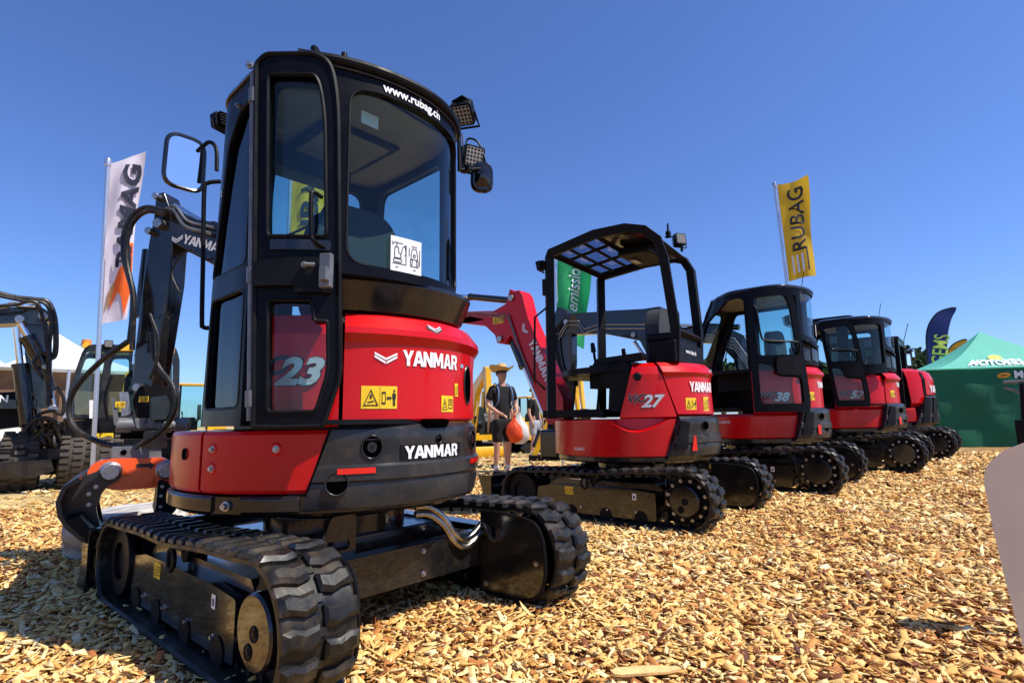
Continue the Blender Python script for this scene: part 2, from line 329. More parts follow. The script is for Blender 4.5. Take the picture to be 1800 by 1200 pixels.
def undercarriage(root, simple=False, hubring=False, yr=-.78, yf=.80, stk=True):
    for side in (-1, 1):
        rubber_track(root, side, yr, yf, nl=42 if simple else 48)
        xo = side*.705
        g = G(); g.prism(rnd([(yr+.25, .07), (yr+.25, .285), (-.3, .30), (.45, .30), (.62, .27), (.64, .12), (.56, .07)], .02), min(xo, side*.60), max(xo, side*.60))
        g.prism([(yr+.2, .30), (yr+.24, .345), (.45, .345), (.55, .27), (-.3, .30)], min(side*.56, side*.66), max(side*.56, side*.66))
        fr = g.build('track_frame', 'black', root, bevel=.008)
        g = G(); g.tube([(xo, .12+.035*math.cos(a), .325+.045*math.sin(a)) for a in [R(30*k) for k in range(13)]], .010, flat=True, cap=False); g.build('lashing_eye', 'satin', fr)
        bolts(fr, [((xo, -.36+i*.26, .125), (side, 0, 0), .013, .014) for i in range(3 if simple else 4)])
        if side < 0 and stk:
            mp = planemap((xo-.0, 0, 0), (0, -1, 0), (0, 0, 1), (-1, 0, 0)); sticker(fr, mp, -.28, .255, .085, .065, 'book', w=.002)
            g = G(); g.mi(0).add([mp(a, b, .0022) for a, b in ((.33, .22), (.365, .22), (.365, .27), (.33, .27))], [(0, 1, 2, 3)]); g.mi(1).add([mp(a, b, .003) for a, b in ((.34, .23), (.355, .23), (.355, .255), (.34, .255))], [(0, 1, 2, 3)])
            g.build('label_plate', ['white', 'ink'], fr, smooth=0, recalc=False)
        # sprocket / travel motor
        g = G(); disc_x(g, side*.66, yr, .248, .165, side, .03); 
        for i in range(18): a = 2*math.pi*i/18; g.box((side*.66, yr+.172*math.cos(a), .248+.172*math.sin(a)), (.03, .026, .026), (math.degrees(a), 0, 0))
        sp = g.build('sprocket', 'satin', root, bevel=.003)
        g = G(); r0 = .118 if not simple else .13
        g.lathe([(0, .0), (r0*.93, 0), (r0, .008), (r0, .10), (r0+.012, .12)], (side*.755, yr, .245), (-side, 0, 0), 40); g.build('hub_cover', 'black', sp)
        if not simple:
            for a, b in ((0.0, 0.0), (.035, -.06)): g = G(); g.lathe([(0, .003), (.010, .003), (.012, 0), (.020, 0), (.022, .003), (.026, 0)], (side*.757, yr+a-.01, .245+b), (side, 0, 0), 16); g.build('plug', 'satin', sp)
        if hubring and side < 0: bolts(sp, [((side*.70, yr+.148*math.cos(2*math.pi*(i+.5)/12), .248+.148*math.sin(2*math.pi*(i+.5)/12)), (side, 0, 0), .014, .014) for i in range(12)])
        g = G(); disc_x(g, side*.69, yf, .222, .165, side, .03, inner=.09); disc_x(g, side*.67, yf, .222, .10, side, .03); disc_x(g, side*.61, yf, .222, .15, side, .05); g.build('idler', 'satin', root, bevel=.003)
        for y in ((-.4, -.08, .26, .54) if not simple else (-.3, .1, .5)):
            g = G(); g.cyl((side*.58, y, .085), (side*.71, y, .085), .055, n=18); g.cyl((side*.60, y, .085), (side*.69, y, .085), .064, n=18); g.build('roller', 'satin', root)
        g = G(); g.cyl((side*.60, .05, .355), (side*.68, .05, .355), .038, n=16); g.build('carrier_roller', 'satin', root)
        # motor guard on the inner side
        x = side*.505; st = rnd([(yr-.175, .05), (yr+.24, .05), (yr+.24, .435), (yr+.0, .435), (yr-.175, .40)], [.2, .02, .02, .1, .17], 8)
        g = G(); g.plate(st, (), .012, lambda u, v, w, x=x: (x+w, u, v)); mg = g.build('motor_guard', 'black', root, bevel=.003)
        g = G(); g.tube([(x-side*.012, a, b) for a, b in rnd([(yr+.24, .435), (yr-.0, .435), (yr-.175, .40), (yr-.175, .05), (yr+.2, .05)], [0, .1, .17, .2, 0], 8)], .009, flat=True, n=6); g.build('guard_rim', 'satin', root)
        bolts(mg, [((x-side*.012, yr-.12, .23), (-side, 0, 0), .013, .01), ((x-side*.012, yr+.2, .09), (-side, 0, 0), .013, .01)])
    g = G()
    g.box((0, 0, .30), (.72, .72, .17)); g.box((0, 0, .215), (.95, .5, .09))
    for sx_ in (-1, 1):
        for sy_ in (-1, 1):
            g.hexa([(sx_*.28, sy_*.12, .20), (sx_*.6, sy_*.30, .17), (sx_*.6, sy_*.48, .17), (sx_*.28, sy_*.36, .20), (sx_*.28, sy_*.12, .385), (sx_*.6, sy_*.30, .30), (sx_*.6, sy_*.48, .30), (sx_*.28, sy_*.36, .385)])
    g.cyl((0, 0, .38), (0, 0, .47), .34, n=40); g.cyl((0, 0, .47), (0, 0, .54), .29, n=40)
    g.build('undercarriage_frame', 'black', root, bevel=.008)
    g = G(); g.box((-.02, -.52, .245), (1.06, .022, .15)); g.box((-.02, -.49, .325), (1.06, .08, .014)); g.plate(rnd([(-.36, .33), (-.18, .33), (-.18, .5), (-.30, .5)], .02), [rnd([(-.33, .36), (-.21, .36), (-.21, .40), (-.33, .40)], .02)], .016, lambda u, v, w: (u, -.44+w, v))
    rp = g.build('rear_cross_plate', 'black', root, bevel=.004)
    bolts(rp, [((.13, -.531, .30), (0, -1, 0), .013, .01), ((.13, -.531, .20), (0, -1, 0), .013, .01)])
    # dozer blade
    def bl(u, v): a = (v-.5)*1.5; return ((u-.5)*1.56, 1.18+.07*(1-math.cos(a))*2, .03+.31*v)
    g = G(); g.grid(bl, 12, 10); g.grid(lambda u, v: tuple(Vector(bl(u, v))-Vector((0, .028, 0))), 12, 10); g.box((0, 1.155, .335), (1.56, .07, .02)); g.box((0, 1.19, .035), (1.56, .09, .022))
    for s in (-1, 1): g.prism([(1.12, .02), (1.3, .02), (1.235, .18), (1.3, .345), (1.13, .345)], s*.775-.008, s*.775+.008)
    g.build('dozer_blade', 'black', root, bevel=.003)
    for s in (-1, 1):
        g = G(); g.hexa([(s*.24, .3, .16), (s*.32, .3, .16), (s*.38, 1.17, .09), (s*.30, 1.17, .09), (s*.24, .3, .25), (s*.32, .3, .25), (s*.38, 1.17, .19), (s*.30, 1.17, .19)]); g.build('blade_arm', 'black', root, bevel=.006)
def hoses23(root):
    for k, dz in enumerate((0, -.036)):
        g = G(); g.tube([(.12, -.48, .495+dz), (.19, -.50, .485+dz), (.26, -.52, .43+dz), (.31, -.54, .355+dz), (.37, -.55, .315+dz), (.43, -.55, .33+dz), (.49, -.55, .37+dz)], .017, n=12); g.build('hydraulic_pipe', 'pipe', root)
    g = G(); g.tube([(.50, -.55, .40), (.47, -.60, .36), (.49, -.64, .30), (.50, -.66, .36)], .01); g.build('hose', 'rubber', root)
# ------------------------------------------------------------------ upper bodywork
def sq(phi): return max(0., min(1., (phi-5)/40.))
def RB(r, phi): return r*(1-.052*sq(phi))
def bm_(r, dr=None):   # body mapping: u = degrees round from the rear, v = height
    return lambda u, v, w: ((RB(r, u)+w+(dr(v) if dr else 0))*math.sin(R(u)), -(RB(r, u)+w+(dr(v) if dr else 0))*math.cos(R(u)), v)
def lerpf(tab):
    def f(z):
        for (a, b), (c, d) in zip(tab, tab[1:]):
            if z <= c: return b+(d-b)*max(0, (z-a))/(c-a)
        return tab[-1][1]
    return f
def shell(name, m, parent, fa, fb, prof, n=40, thick=.03, bevel=0, capin=.0):
    """strip of bodywork round the machine: fa(z), fb(z) edges in degrees, prof [(r,z)] outer profile, closed"""
    g = G(); k = len(prof); vs = []
    inner = [(r-thick, z) for r, z in prof][::-1]
    loop = prof+inner; K = len(loop)
    for i in range(n+1):
        t = i/n
        for r, z in loop:
            a = fa(z)+(fb(z)-fa(z))*t; rr = RB(r, a); vs.append((rr*math.sin(R(a)), -rr*math.cos(R(a)), z))
    fs = [(i*K+j, i*K+(j+1) % K, (i+1)*K+(j+1) % K, (i+1)*K+j) for i in range(n) for j in range(K)]
    fs += [tuple(range(K)), tuple(range(n*K+K-1, n*K-1, -1))] if False else []
    for base in (0, n*K):
        for j in range(k-1): fs.append((base+j, base+j+1, base+K-2-j, base+K-1-j))
    g.add(vs, fs); return g.build(name, m, parent, bevel=bevel, smooth=20)
C = lambda v: (lambda z: v)
def recess(parent, mp, u0, v0, ru, rv, name='light_recess', inner='hole_shade', lens=False, rot=0):  # no depth is cut: a dark disc inside a rim paints the hole's shade
    g = G(); n = 28; prof = [(1.14, .002), (1.08, .007), (1.0, .006), (.95, .0015), (.0, .0015)]; vs = []
    for s, w in prof:
        for i in range(n): a = 2*math.pi*i/n; vs.append(mp(u0+ru*s*math.cos(a), v0+rv*s*math.sin(a), w))
    for j in range(len(prof)-1): g.mi(1 if j >= 2 else 0).add([], [])
    o = len(g.v); g.v += vs
    for j in range(len(prof)-1):
        for i in range(n): g.f.append((o+j*n+i, o+j*n+(i+1) % n, o+(j+1)*n+(i+1) % n, o+(j+1)*n+i)); g.m.append(1 if j >= 2 else 0)
    if lens:
        for s, w, k in ((.5, .004, 2), (.16, .008, 3)):
            vs = [mp(u0+ru*s*math.cos(2*math.pi*i/n), v0+rv*s*math.sin(2*math.pi*i/n), w) for i in range(n)]; g.mi(k).add(vs, [tuple(range(n))])
    return g.build(name, ['cwgrey', inner, 'cwgrey', 'satin'] , parent, smooth=50, recalc=False)
def counterweight(root, fa, fb, big=True, zt=.88, rb=.75):
    prof = [(rb-.05, .53), (rb-.012, .56), (rb+.0, .62), (rb-.004, .655), (rb+.008, .665), (rb+.008, .715), (rb-.003, .725), (rb-.003, .80), (rb, .82), (rb-.006, zt-.02), (rb-.03, zt), (rb-.2, zt+.0)]
    cw = shell('counterweight', 'cwgrey', root, fa, fb, prof, 64, .16, bevel=.003)
    return cw
def bolts(parent, items):
    for p, n, r, h in items: g = G(); bolt(g, p, n, r, h); g.build('bolt', 'steel', parent)
class Outline:
    def __init__(s, pts, step=.03):
        q = [Vector(p) for p in pts]; N = len(q); o = []
        for i in range(N):
            a, b, c, d = q[i-1], q[i], q[(i+1) % N], q[(i+2) % N]; n = max(1, int((c-b).length/step))
            for k in range(n):
                t = k/n; o.append(b*(1-t)+c*t if (c-b).length > .3 else .5*((2*b)+(c-a)*t+(2*a-5*b+4*c-d)*t*t+(3*b-a-3*c+d)*t**3))
        s.p = o+[o[0]]; s.c = [0]
        for a, b in zip(s.p, s.p[1:]): s.c.append(s.c[-1]+(b-a).length)
        s.L = s.c[-1]
    def at(s, u):
        u = min(max(u, 0), s.L-1e-6); lo = 0
        import bisect
        lo = min(bisect.bisect_right(s.c, u)-1, len(s.p)-2); t = (u-s.c[lo])/max(1e-9, s.c[lo+1]-s.c[lo]); p = s.p[lo]*(1-t)+s.p[lo+1]*t
        def nr(i): i %= (len(s.p)-1); a, b = s.p[i-1 if i > 0 else len(s.p)-2], s.p[i+1]; d = (b-a).normalized(); return Vector((d.y, -d.x))
        n = (nr(lo)*(1-t)+nr(lo+1)*t).normalized(); return p, n
    def U(s, x, y):
        q = Vector((x, y)); best = min(range(len(s.p)-1), key=lambda i: (s.p[i]-q).length); return s.c[best]
    def mp(s, taper=None, inset=0):
        def f(u, v, w):
            p, n = s.at(u); p = p+n*(w-inset)
            if taper: p = taper(p, v)
            return (p.x, p.y, v)
        return f
CAB = [(-.34, .60), (-.45, .46), (-.54, .30), (-.625, .15), (-.667, -.02), (-.675, -.20), (-.675, -.42), (-.63, -.545), (-.52, -.635), (-.44, -.68), (-.28, -.735), (-.10, -.752), (.03, -.735), (.16, -.685), (.255, -.615), (.315, -.52), (.345, -.38), (.36, -.1), (.36, .35), (.33, .56), (.22, .66), (0, .69), (-.3, .68)]
def slab(g, ol, z0, z1, inset=0, dome=0, taper=None, inset1=None):
    n = 72; i1 = inset if inset1 is None else inset1; a = []; b = []
    for i in range(n):
        for L_, ins, z in ((a, inset, z0), (b, i1, z1)):
            p, nn = ol.at(ol.L*i/n); p = p-nn*ins
            if taper: p = taper(p, z)
            L_.append((p.x, p.y, z))
    g.add(a+b, [(i, (i+1) % n, n+(i+1) % n, n+i) for i in range(n)]+[tuple(range(n-1, -1, -1)), tuple(range(n, 2*n))])
def window_frame(parent, g, mp, hole, t=.012, w=.006, m='satin', du=.05):
    """rubber seal round a window opening"""
    cx = sum(p[0] for p in hole)/len(hole); cz = sum(p[1] for p in hole)/len(hole)
    o = [mp(a, b, w) for a, b in hole+hole[:1]]; g.tube(o, t, n=6, flat=True, cap=False)
def seat(root, x, y, z, s=1):
    g = G(); pr = rnd([(-.24, 0), (.24, 0), (.23, .42), (.15, .56), (-.15, .56), (-.23, .42)], .1)
    g.plate(pr, (), .13, lambda u, v, w: (x+u*s, y+(w-.0)*-1*s+.02*v, z+v*s), du=.1)
    bk = g.build('backrest', 'seatcloth', root, bevel=.03)
    g = G(); g.box((x, y+.3*s, z-.02), (.46*s, .46*s, .12)); g.build('seat', 'seatcloth', root, bevel=.04)
    g = G(); g.box((x, y+.28*s, z-.3), (.3*s, .36*s, .46)); g.build('seat_base', 'satin', root, bevel=.01)
    for sd in (-1, 1):
        g = G(); g.box((x+sd*.29*s, y+.42*s, z-.02), (.12, .46, .22)); g.tube([(x+sd*.29*s, y+.6*s, z+.08), (x+sd*.29*s, y+.62*s, z+.24)], .014); g.cyl((x+sd*.29*s, y+.62*s, z+.22), (x+sd*.29*s, y+.63*s, z+.31), .026, .02, 12); g.build('joystick_console', 'satin', root, bevel=.01)
def work_light(root, p, face, s=1, m='lens'):
    p = Vector(p); f = Vector(face).normalized(); x = f.cross(Vector((0, 0, 1))).normalized(); u = x.cross(f)
    mp = lambda a, b, w: tuple(p+x*a*s+u*b*s+f*w*s)
    g = G(); g.plate(rnd([(-.05, -.05), (.05, -.05), (.05, .05), (-.05, .05)], .012), (), .05, mp)
    for i in range(5): g.box(tuple(p-f*(.06*s)+u*((i-2)*.02*s)), (.07*s, .07*s, .006*s))
    g.tube([mp(-.055, 0, -.02), mp(-.06, -.07, -.03), mp(.06, -.07, -.03), mp(.055, 0, -.02)], .006*s, flat=True); wl = g.build('work_light', 'satin', root, bevel=.003)
    g = G(); g.mi(0); g.plate(rnd([(-.042, -.042), (.042, -.042), (.042, .042), (-.042, .042)], .008), (), .002, lambda a, b, w: mp(a, b, w+.003))
    g.mi(1)
    for i in range(5):
        for j in range(5): g.lathe([(0, .0015), (.006*s, .0)], mp((i-2)*.017, (j-2)*.017, .003), f, 8)
    g.build('lens', ['lens', 'satin'], wl); return wl
def mirror(root, p, face, wd, ht, arm, name='mirror', rr=.06):
    p = Vector(p); f = Vector(face).normalized(); x = f.cross(Vector((0, 0, 1))).normalized(); u = x.cross(f)
    mp = lambda a, b, w: tuple(p+x*a+u*b+f*w)
    ol = rnd([(-wd/2, -ht/2), (wd/2, -ht/2), (wd/2*.95, ht/2), (-wd/2*.95, ht/2)], rr, 8)
    g = G(); g.plate(ol, (), .03, mp); g.tube([mp(a, b, .0) for a, b in ol+ol[:1]], .012, flat=True, n=8); g.grid(lambda s, t: mp((s-.5)*wd*.8, (t-.5)*ht*.8, -.03-.02*math.sin(math.pi*s)*math.sin(math.pi*t)), 6, 6); mr = g.build(name, 'black', root)
    g = G(); g.plate([(a*.92, b*.95) for a, b in ol], (), .002, lambda a, b, w: mp(a, b, w+.004)); g.build('mirror_glass', 'mirror', mr)
    g = G(); g.tube(arm, .011); g.build('mirror_arm', 'satin', mr); return mr
def boom_part(name, prof, x0, x1, m, root, frame, bevel=.012):
    """prof polygon in (t,z) of the boom plane; frame maps (x,t,z) to local"""
    g = G(); g.plate(prof, (), 1, lambda u, v, w: frame(x0 if w else x1, u, v)); return g.build(name, m, root, bevel=bevel)
def boomframe(px, py, ang):
    c, s = math.cos(ang), math.sin(ang)
    return lambda x, t, z: (px+x*c-t*s, py+x*s+t*c, z)
def cylinder(root, a, b, r, split=.55, m='black', name='hydraulic_cylinder'):
    a, b = Vector(a), Vector(b); q = a+(b-a)*split; g = G(); g.cyl(a, q, r, n=16); g.cyl(q-(b-a).normalized()*.05, q, r*1.12, n=16); o = g.build(name, m, root, bevel=.003)
    g = G(); g.cyl(q, b, r*.48, n=14); d = (b-a).normalized(); g.build('piston_rod', 'chrome', o); return o
def strip_prof(center, widths):
    """polygon around a polyline, half widths per point"""
    n = len(center); l = []; r = []
    for i, (p, wd) in enumerate(zip(center, widths)):
        a = Vector(center[max(0, i-1)]); b = Vector(center[min(n-1, i+1)]); d = (b-a).normalized(); nn = Vector((-d.y, d.x)); l.append(tuple(Vector(p)+nn*wd)); r.append(tuple(Vector(p)-nn*wd))
    return l+r[::-1]
def local_of(root):
    c, s, k = math.cos(root.rotation_euler.z), math.sin(root.rotation_euler.z), root.scale.x
    def f(p): d = (Vector(p)-root.location); return Vector((d.x*c+d.y*s, -d.x*s+d.y*c, d.z))/k
    return f
def deck(root, a0=-178, a1=180, z0=.53, zt=.615, r=.73):
    g = shell('deck_ring', 'black', root, C(a0), C(a1), [(r-.03, z0), (r, z0+.015), (r, zt-.006), (r-.02, zt)], 96, .1)
    g2 = G(); g2.cyl((0, 0, z0+.005), (0, 0, zt+.01), r-.04, n=64); g2.build('deck_plate', 'satin', root)
# ------------------------------------------------------------------ planes seen in the photo
class PL:
    """vertical plane through origin o along horizontal direction d: q(px,py) -> (distance along, height)"""
    def __init__(s, o, d): s.o = Vector((o[0], o[1], 0)); s.d = Vector((d[0], d[1], 0)).normalized(); s.n = Vector((s.d.y, -s.d.x, 0))
    def q(s, px, py):
        r = _f*F_PX+CR*(px-900)-CU*(py-600); c = Vector((0, 0, CAMH)); t = (s.o-c).dot(s.n)/r.dot(s.n); p = c+r*t; return ((p-s.o).dot(s.d), p.z)
    def w(s, px, py): a, z = s.q(px, py); p = s.o+s.d*a; return Vector((p.x, p.y, z))
def VP(px, D):
    o = W(px, 700, D); n = Vector((o.x, o.y, 0)).normalized(); return PL(o, (n.y, -n.x))
def upframe(pl):  # maps (a, z, depth) to world in a plane
    return lambda a, z, w: tuple(pl.o+pl.d*a-Vector((-pl.n.x, -pl.n.y, 0))*w*-1*-1+Vector((0, 0, z)))
def wd(root, s=1):
    c, s_ = math.cos(root.rotation_euler.z), math.sin(root.rotation_euler.z); return lambda x, y: Vector((x*c-y*s_, x*s_+y*c, 0))
def excavator_root(i, label, group='red and black compact excavators parked in a row'):
    X, Y, h, s = [(-0.906, 2.911, .85, 1.0), (1.173, 5.494, .882, 1.024), (3.263, 7.571, .881, 1.12), (5.791, 9.938, .882, 1.22), (8.323, 12.587, .859, 1.25)][i]
    return empty('mini_excavator', label, 'excavator', (X, Y, 0), h, s, group)
def hood(root, fa, fb, zt=1.335, z0=.885, r=.735, name='engine_hood'):
    return shell(name, 'red', root, fa, fb, [(r-.02, z0), (r, z0+.015), (r-.002, zt-.2), (r+.004, zt-.125), (r+.03, zt-.09), (r+.026, zt-.065), (r-.02, zt-.008), (r-.035, zt), (r-.2, zt+.005)], 60, .02, bevel=.003)
def cab_glass(root, mp, holes, m='glass'):
    out = []
    for nm, h, mm in holes:
        g = G(); g.plate(h, (), .004, lambda u, v, w: mp(u, v, w-.02), du=.04, back=False); out.append(g.build(nm, mm, root, smooth=60, recalc=False))
        g = G(); window_frame(root, g, mp, h, t=.007, w=-.004); g.build('window_seal', 'satin', out[-1])
    return out
def rect(a, b, c, d, r=.06, n=6): return rnd([(a, c), (b, c), (b, d), (a, d)], r, n)
def make23():
    root = excavator_root(0, 'red and black compact excavator marked 23 with enclosed cab, nearest machine at front left'); L = local_of(root)
    undercarriage(root); hoses23(root); deck(root)
    sp = [(.725, .62), (.737, .635), (.737, .845), (.73, .86), (.6, .863)]
    p1 = shell('side_panel', 'red_low', root, C(-178), C(-77.2), sp, 60, .05, bevel=.003); p2 = shell('side_panel', 'red_low', root, C(-76), lambda z: -40.4+(z-.62)*25, sp, 30, .05, bevel=.003)
    mp = bm_(.737)
    for u, v in ((-71.5, .79), (-71.5, .715), (-49.5, .79)): q = Vector(mp(u, v, .0)); n = Vector((q.x, q.y, 0)); g = G(); g.lathe([(.026, .0), (.022, .004), (.014, .004)], q, n, 16); bolts(g.build('washer', 'red', p2), [(q, n, .014, .012)])
    recess(p1, bm_(.737), -86, .77, 1.3, .022, 'access_hole')
    g = G(); q = Vector(bm_(.735)(-65, .575, 0)); bolt(g, q, (q.x, q.y, 0), .02, .02); g.build('bolt', 'steel', root)
    # lower skirt panels in front of the deck ring
    shell('skirt_panel', 'black', root, C(-175), C(-70.5), [(.73, .545), (.742, .555), (.742, .603), (.73, .613)], 50, .03, bevel=.003); shell('skirt_panel', 'black', root, C(-60), C(-42), [(.73, .545), (.742, .555), (.742, .603), (.73, .613)], 20, .03, bevel=.003)
    body = shell('rear_side_panel', 'red', root, C(-57), C(-31.6), [(.72, .87), (.735, .88), (.73, 1.15), (.742, 1.24), (.71, 1.32), (.55, 1.33)], 40, .05)
    bmp = bm_(.736)
    lettering('lettering', 'ViO', .105, 'ink', bmp, body, shear=.35, bold=.035, sx=80, u0=-54.2, v0=1.11); lettering('lettering', '23', .145, 'silver', bmp, body, shear=.35, bold=.04, sx=80*1.1, u0=-44.2, v0=1.085, w=.006, outline=('ink', .02))
    # counterweight
    shell('joint_backing', 'satin', root, C(-46), C(-28), [(.70, .55), (.722, .56), (.722, .875), (.70, .88)], 20, .03)
    cw = counterweight(root, lambda z: -42.0+(z-.53)*26, C(118)); cm = bm_(.7565); c2 = bm_(.75)
    recess(cw, bm_(.748), -21.5, .79, 2.9, .042, 'light_recess', lens=True); recess(cw, bm_(.755), -31.5, .655, 3.0, .040, 'light_recess'); recess(cw, bm_(.748), 2.2, .815, 1.1, .016, 'bolt_hole'); recess(cw, bm_(.748), 27, .80, 3.2, .042, 'light_recess', lens=True)
    for a, b in ((-31.5, -20.5), (22, 40)):
        g = G(); g.plate(rect(a, b, .690, .712, .003), (), .01, lambda u, v, w: cm(u, v, w+.006), du=2); g.build('reflector', 'reflector', cw)
    g = G(); g.plate(rnd([(-3.6, .895), (-2.6, .862), (6, .862), (7, .895)], .01), (), .05, lambda u, v, w: c2(u, v, w+.003), du=1.5); g.build('notch_shade', 'hole_shade', cw)  # dark plate laid on top; paints the shade of a notch in the counterweight
    g = G(); g.plate([(a, b) for a, b in rect(-12.5, 14.5, .733, .793, .03)], (), .004, lambda u, v, w: bm_(.747)(u, v, w+.003), du=2); g.build('name_plate', 'satin', cw)
    wordmark(bm_(.747), cw, .052, .30, .4, .763, 77, .007)
    # hood
    hd = hood(root, C(-30.4), C(112)); hm = bm_(.734)
    wordmark(hm, hd, .066, .325, 1.1, 1.155, 78, .004)
    g = G(); chevron(g, hm, -17.3, 1.162, .042, .004, su=78*1.15); g.build('emblem', ['white'], hd, smooth=0, recalc=False)
    tm = lambda u, v, w: bm_(.734)(u, v, w+.029-(v-1.255)*.55); g = G(); g.mi(1).add([], []); chevron(g, tm, 0.3, 1.300, .030, .010, 0, su=80*1.15); chevron(g, tm, .3, 1.295, .034, .006, 1, su=80*1.2); g.build('badge', ['silver', 'ink'], hd, smooth=0, recalc=False)
    sticker(hd, hm, -19.2, .988, .145, .092, 'crush', su=80); sticker(hd, hm, 7.8, .965, .085, .072, 'book', su=80); sticker(hd, hm, 13.6, 1.03, .03, .06, 'book', su=80)
    recess(hd, hm, 24, 1.06, 3.4, .085, 'air_intake'); g = G(); q = Vector(hm(18, 1.145, 0)); g.lathe([(0, .006), (.01, .006), (.012, 0)], q, (q.x, q.y, 0), 14); g.build('lock', 'chrome', hd)
    g = G(); g.cyl((.07, -.14, 1.27), (.07, -.14, 1.31), .54, n=60); g.build('engine_bay_top', 'satin', root)
    shell('cab_rear_skirt', 'black', root, C(-36), C(25), [(.67, 1.335), (.70, 1.35), (.738, 1.43), (.75, 1.465), (.748, 1.482), (.72, 1.49)], 40, .06)
    # cab
    ol = Outline([(x, y*.62 if y > 0 else y) for x, y in CAB]); U = ol.U; tp = lambda p_, z: Vector((p_.x, -.3+(p_.y+.3)*(1-.25*max(0, z-.9)/1.5))) if p_.y > -.3 else p_
    mp = ol.mp(tp)
    ua, ub = U(-.675, -.42), U(-.44, -.68); uc = U(.30, -.55); ud = U(.33, .347); L_ = ol.L-.001
    holes = [('rear_window', rect(U(-.415, -.69), U(.255, -.615)+.015, 1.52, 2.285, .09, 8), 'glass_dark'),
             ('side_window', rect(U(.33, -.45), U(.36, .27), 1.42, 2.27, .07), 'glass'),
             ('windscreen', rect(U(.24, .405), L_-.05, 1.0, 2.27, .08), 'glass'),
             ('door_window', rnd([(U(-.66, -.05), .95), (U(-.675, -.40), .95), (U(-.675, -.40), 1.42), (U(-.66, -.02), 1.42)], .04), 'glass_black'),
             ('door_window', rnd([(U(-.66, .0), 1.52), (U(-.675, -.40), 1.52), (U(-.675, -.40), 2.25), (U(-.672, -.22), 2.23), (U(-.67, -.09), 2.11)], .04), 'glass_black'),
             ('quarter_window', rect(U(-.66, -.475), U(-.47, -.665), 1.46, 2.26, .05), 'glass')]
    fr = ol.at
    outer = [(0, .88), (ua, .88), (ua, 1.34), (ub, 1.34), (ub, 1.475), (U(.345, -.38), 1.475), (U(.345, -.38), 1.3), (ud, 1.3), (ud, .88), (L_, .88), (L_, 2.355), (0, 2.355)]
    g = G(); g.plate(outer, [h for _, h, _ in holes], .045, mp, du=.035); cab = g.build('cab_frame', 'cabblack', root, smooth=40)
    cab_glass(root, mp, holes)
    g = G(); slab(g, ol, 2.345, 2.368, -.012, inset1=-.006, taper=tp); slab(g, ol, 2.368, 2.39, -.006, inset1=.035, taper=tp); slab(g, ol, 2.39, 2.40, .06, inset1=.12, taper=tp); g.build('cab_roof', 'black', root, bevel=.006)
    g = G(); g.tube([(-.60, -.60, 2.373), (-.44, -.69, 2.378), (-.28, -.745, 2.378), (-.1, -.765, 2.378), (.05, -.745, 2.376), (.18, -.685, 2.373), (.27, -.61, 2.368)], .021, n=10); g.tube([(-.50, -.62, 2.37), (-.53, -.60, 2.43), (-.50, -.56, 2.44), (-.44, -.54, 2.39)], .016); g.lathe([(0, .03), (.012, .025), (.014, 0)], (-.44, -.68, 2.395), (0, 0, 1), 12); g.build('roof_rail', 'satin', root)
    g = G(); slab(g, ol, 2.315, 2.335, .05, taper=tp); g.build('ceiling_lining', 'lining', root)
    g = G(); g.box((-.12, -.12, 2.305), (.42, .5, .02)); g.build('roof_hatch', 'satin', root, bevel=.01); g = G(); g.box((-.12, -.12, 2.292), (.34, .42, .01)); g.build('hatch_glass', 'lining', root)
    g = G(); slab(g, ol, .88, .90, .03); g.build('cab_floor', 'satin', root)
    seat(root, -.16, -.42, 1.33)
    g = G(); g.box((-.1, .25, 1.2), (.3, .1, .5)); g.box((.2, .05, 1.15), (.2, .45, .5)); g.build('control_console', 'satin', root, bevel=.02)
    wm = lambda u, v, w: mp(u, v, w)
    g = G(); g.tube([(-.36, .22, 1.80), (-.1, .27, 1.80), (.27, .25, 1.80)], .028); g.build('windscreen_bar', 'satin', root)
    g = G(); g.box((.16, .12, 1.60), (.03, .2, .15), (0, 0, 20)); g.tube([(.2, .14, 1.4), (.18, .13, 1.56)], .012); g.build('monitor', 'satin', root, bevel=.01)
    g = G(); g.tube([(-.30, .25, 1.84), (-.05, .26, 2.02), (.05, .24, 2.2)], .008, n=6); g.tube([(.02, .26, 1.86), (.06, .24, 2.22)], .006, n=6); g.build('wiper', 'satin', root)
    g = G(); g.box((-.20, .10, 2.25), (.5, .18, .12)); g.build('overhead_console', 'satin', root, bevel=.03); g = G(); g.box((-.48, .0, 2.28), (.10, .30, .03), (0, 10, 0)); g.build('sun_visor', 'lining', root, bevel=.008)
    g = G(); g.plate([(0, 0), (.09, 0), (.09, .06), (0, .06)], (), .002, lambda u, v, w: (-.30+u, -.60+w, 2.20+v)); g.build('certificate_label', 'white', root)
    g = G(); g.tube([(-.52, .0, 2.28), (-.58, -.2, 2.2), (-.56, -.35, 2.28)], .010); g.build('interior_handle', 'lining', root)
    us = U(-.16, -.748); g = G(); g.mi(0); g.plate([(us-.078, 1.515), (us+.078, 1.515), (us+.078, 1.665), (us-.078, 1.665)], (), .001, lambda u, v, w: mp(u, v, w+.002), du=.03)
    g.mi(1)
    def ln(a, b, wd_=.0016):
        a, b = Vector(a), Vector(b); d = (b-a).normalized()*wd_; n_ = Vector((-d.y, d.x)); g.add([mp(us+p.x, 1.59+p.y, .004) for p in (a-n_, b-n_, b+n_, a+n_)], [(0, 1, 2, 3)])
    def pl_(*pts): [ln(a, b) for a, b in zip(pts, pts[1:])]
